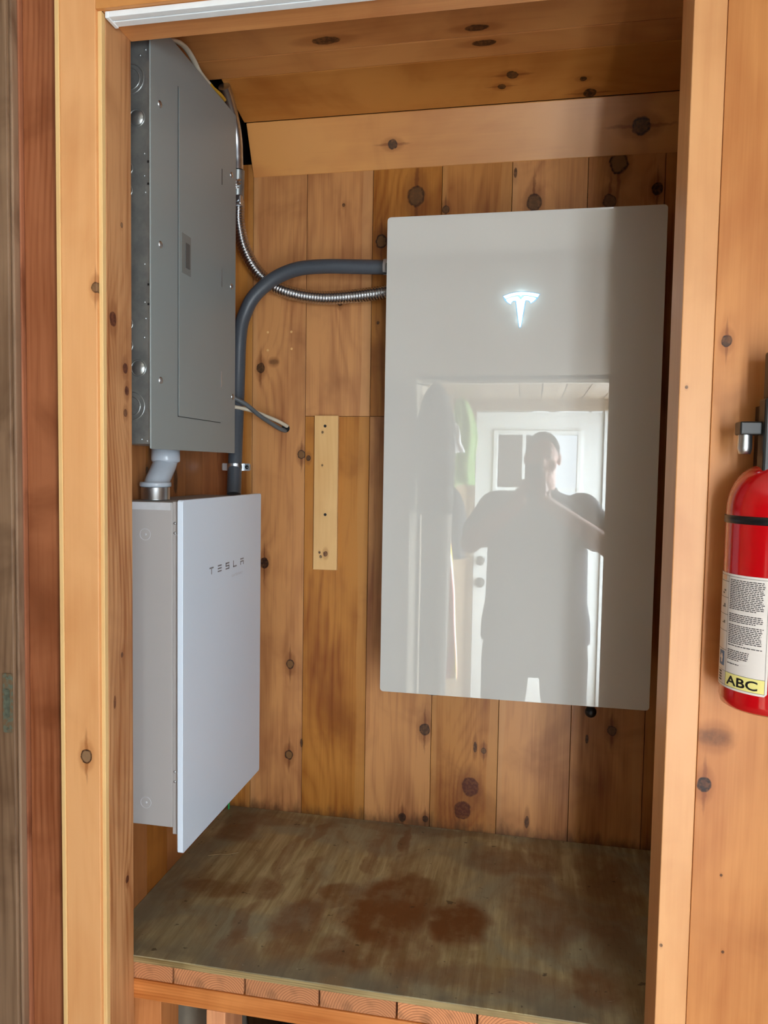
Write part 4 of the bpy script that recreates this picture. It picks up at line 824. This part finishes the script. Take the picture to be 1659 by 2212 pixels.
# ================================================================ person taking the photograph
PCX = 0.375
def remesh(o, vox, it=6):
    r = o.modifiers.new('r', 'REMESH'); r.mode = 'VOXEL'; r.voxel_size = vox; r.use_smooth_shade = True
    s = o.modifiers.new('s', 'SMOOTH'); s.iterations = it; s.factor = 0.5
    return o
pr = thing('person', 'person in charcoal short-sleeved shirt and dark shorts holding a phone to their face', 'person', (PCX, -2.06, ZFL))
b = MB()
hx, hy, hz = 0.388, -2.00, 0.585
b.ball((hx, hy - 0.01, hz + 0.025), 0.078, 0.098, 0.098, 24).ball((hx, hy + 0.02, hz - 0.04), 0.064, 0.072, 0.088, 20).ball((hx, hy + 0.045, hz - 0.085), 0.038, 0.04, 0.032, 14)
b.ball((hx, hy + 0.096, hz - 0.020), 0.013, 0.020, 0.026, 12).ball((hx, hy + 0.107, hz - 0.036), 0.017, 0.013, 0.011, 12)
b.ball((hx, hy + 0.080, hz + 0.028), 0.050, 0.015, 0.012, 14).ball((hx, hy + 0.085, hz - 0.070), 0.024, 0.012, 0.007, 12).ball((hx, hy + 0.083, hz - 0.082), 0.020, 0.011, 0.007, 12)
for s in (-1, 1): b.ball((hx + s * 0.080, hy - 0.005, hz - 0.005), 0.010, 0.020, 0.032, 12).ball((hx + s * 0.040, hy + 0.055, hz - 0.035), 0.028, 0.025, 0.03, 12)
b.cyl((hx, hy - 0.02, hz - 0.03), (PCX, hy - 0.055, 0.36), 0.064, 0.080)
TOR = [(0.425, .075, .07), (0.395, .16, .09), (0.355, .215, .11), (0.30, .225, .13), (0.22, .225, .145), (0.10, .228, .155), (-0.02, .230, .170), (-0.12, .232, .175), (-0.22, .238, .165), (-0.32, .240, .155), (-0.42, .238, .15)]
b.loft([((PCX, -2.06, z), rx, ry) for z, rx, ry in TOR], 32, 2.3)
LEG = {}
ARM = {}
for s in (-1, 1):
    hip = Vector((PCX + s * 0.12, -2.06, -0.38)); kn = Vector((PCX + s * 0.135, -2.05, -0.66)); ank = Vector((PCX + s * 0.14, -2.07, -1.05))
    b.cyl(hip, kn, 0.105, 0.068).cyl(kn, kn + (ank - kn) * 0.4, 0.064, 0.064).cyl(kn + (ank - kn) * 0.4, ank, 0.064, 0.040).ball(kn, 0.066).ball(kn + Vector((0, -0.02, -0.13)), 0.056, 0.06, 0.09)
    b.ball((ank.x, ank.y + 0.07, ZFL + 0.035), 0.045, 0.13, 0.03)
    sh = Vector((PCX + s * 0.205, -2.06, 0.325)); el = Vector((PCX + s * (0.315 if s < 0 else 0.325), -1.90, 0.175)); wr = Vector((0.345 + s * 0.055, -1.79, 0.385))
    b.ball(sh, 0.082).cyl(sh, el, 0.072, 0.052).ball(el, 0.052).cyl(el, wr, 0.052, 0.030).ball(wr, 0.030); ARM[s] = (sh, el, wr)
    # hand: palm under and beside the phone, four fingers curling behind its lens side edge, thumb on the screen side
    palm = Vector((0.345 + s * 0.050, -1.762, 0.435)); b.cyl(wr, palm, 0.027, 0.030).ball(palm, 0.016, 0.032, 0.042, 16)
    for f_, (dz, L) in enumerate(((0.036, .95), (0.015, 1.05), (-0.006, 1.0), (-0.027, .82))):
        base = palm + Vector((-s * 0.002, 0.012, dz)); m1 = base + Vector((s * 0.004, 0.036 * L * 0.7, 0.006)); m2 = m1 + Vector((-s * 0.026 * L, 0.0035, 0.004)); m3 = m2 + Vector((-s * 0.012 * L, -0.006, 0.002))
        m1.y = -1.729; m2.y = -1.7265; m3.y = -1.7275
        for p, q, r0, r1 in ((base, m1, .0095, .009), (m1, m2, .009, .0082), (m2, m3, .0082, .0068)): b.cyl(p, q, r0, r1, 10).ball(q, r1, seg=10)
    th0 = palm + Vector((-s * 0.004, -0.018, -0.020)); th1 = th0 + Vector((-s * 0.022, -0.010, 0.022)); th2 = th1 + Vector((-s * 0.012, 0.003, 0.026))
    b.cyl(th0, th1, 0.012, 0.0105, 10).ball(th1, 0.0105, seg=10).cyl(th1, th2, 0.0105, 0.0085, 10).ball(th2, 0.0085, seg=10)
remesh(b.build('body', m_skin, pr), 0.0048, 4)
for s in (-1, 1):
    e = MB().ball((hx + s * 0.031, hy + 0.0815, hz + 0.004), 0.0125, 0.010, 0.0085, 12).build('eye', m_eye, pr); MB().ball((hx + s * 0.031, hy + 0.0895, hz + 0.004), 0.005, 0.003, 0.005, 10).build('iris', m_iris, e)
h = MB().ball((hx, hy - 0.018, hz + 0.034), 0.082, 0.100, 0.095, 24); h.build('hair', m_hair, pr)
sm = MB(); sm.loft([((PCX, -2.06, z), rx + 0.016 + (0.012 if z < -0.2 else 0), ry + 0.016) for z, rx, ry in TOR if z > -0.36], 36, 2.3)
sm.cyl((hx, hy - 0.045, 0.455), (PCX, hy - 0.06, 0.39), 0.078, 0.11)
for s in (-1, 1):
    sh, el, wr = ARM[s]; sm.ball(sh, 0.098).cyl(sh, sh.lerp(el, 0.80), 0.094, 0.082)
remesh(sm.build('shirt', m_shirt, pr), 0.009, 5)
st_ = MB(); st_.loft([((PCX, -2.06, z), rx, ry) for z, rx, ry in ((-0.26, .245, .165), (-0.36, .258, .172), (-0.44, .262, .172), (-0.465, .260, .165))], 36, 2.4)
for s in (-1, 1): st_.loft([((PCX + s * (0.140 + 0.003 * k), -2.06, z), rx, ry) for k, (z, rx, ry) in enumerate(((-0.42, .120, .150), (-0.50, .117, .140), (-0.58, .114, .13), (-0.625, .112, .125)))], 28, 2.2)
remesh(st_.build('shorts', m_shorts, pr), 0.009, 3)
for s in (-1, 1):
    MB().loft([((PCX + s * 0.14, -2.02, ZFL + z), rx, ry) for z, rx, ry in ((0.0, .048, .145), (0.02, .052, .15), (0.05, .05, .135))], 24, 2.4).loft([((PCX + s * 0.14, -2.05 - z * .3, ZFL + z), rx, ry) for z, rx, ry in ((0.04, .05, .11), (0.08, .05, .075), (0.11, .052, .06))], 24).build('shoe', m_shoe, pr)
t = thing('phone', 'dark phone held upright in both hands in front of the face', 'phone', (0.345, -1.739, 0.43))
mb = MB(); mb.prism(rrect(0.308, 0.384, 0.400, 0.556, 0.009, 5), 1, -1.7440, -1.7360); mb.build('phone_body', m_black, t, bevel=0.0015)
MB().prism(rrect(0.312, 0.380, 0.404, 0.552, 0.007, 5), 1, -1.7446, -1.7441).build('screen', plain('phone_screen', rgb(12, 12, 14), 0.1), t)
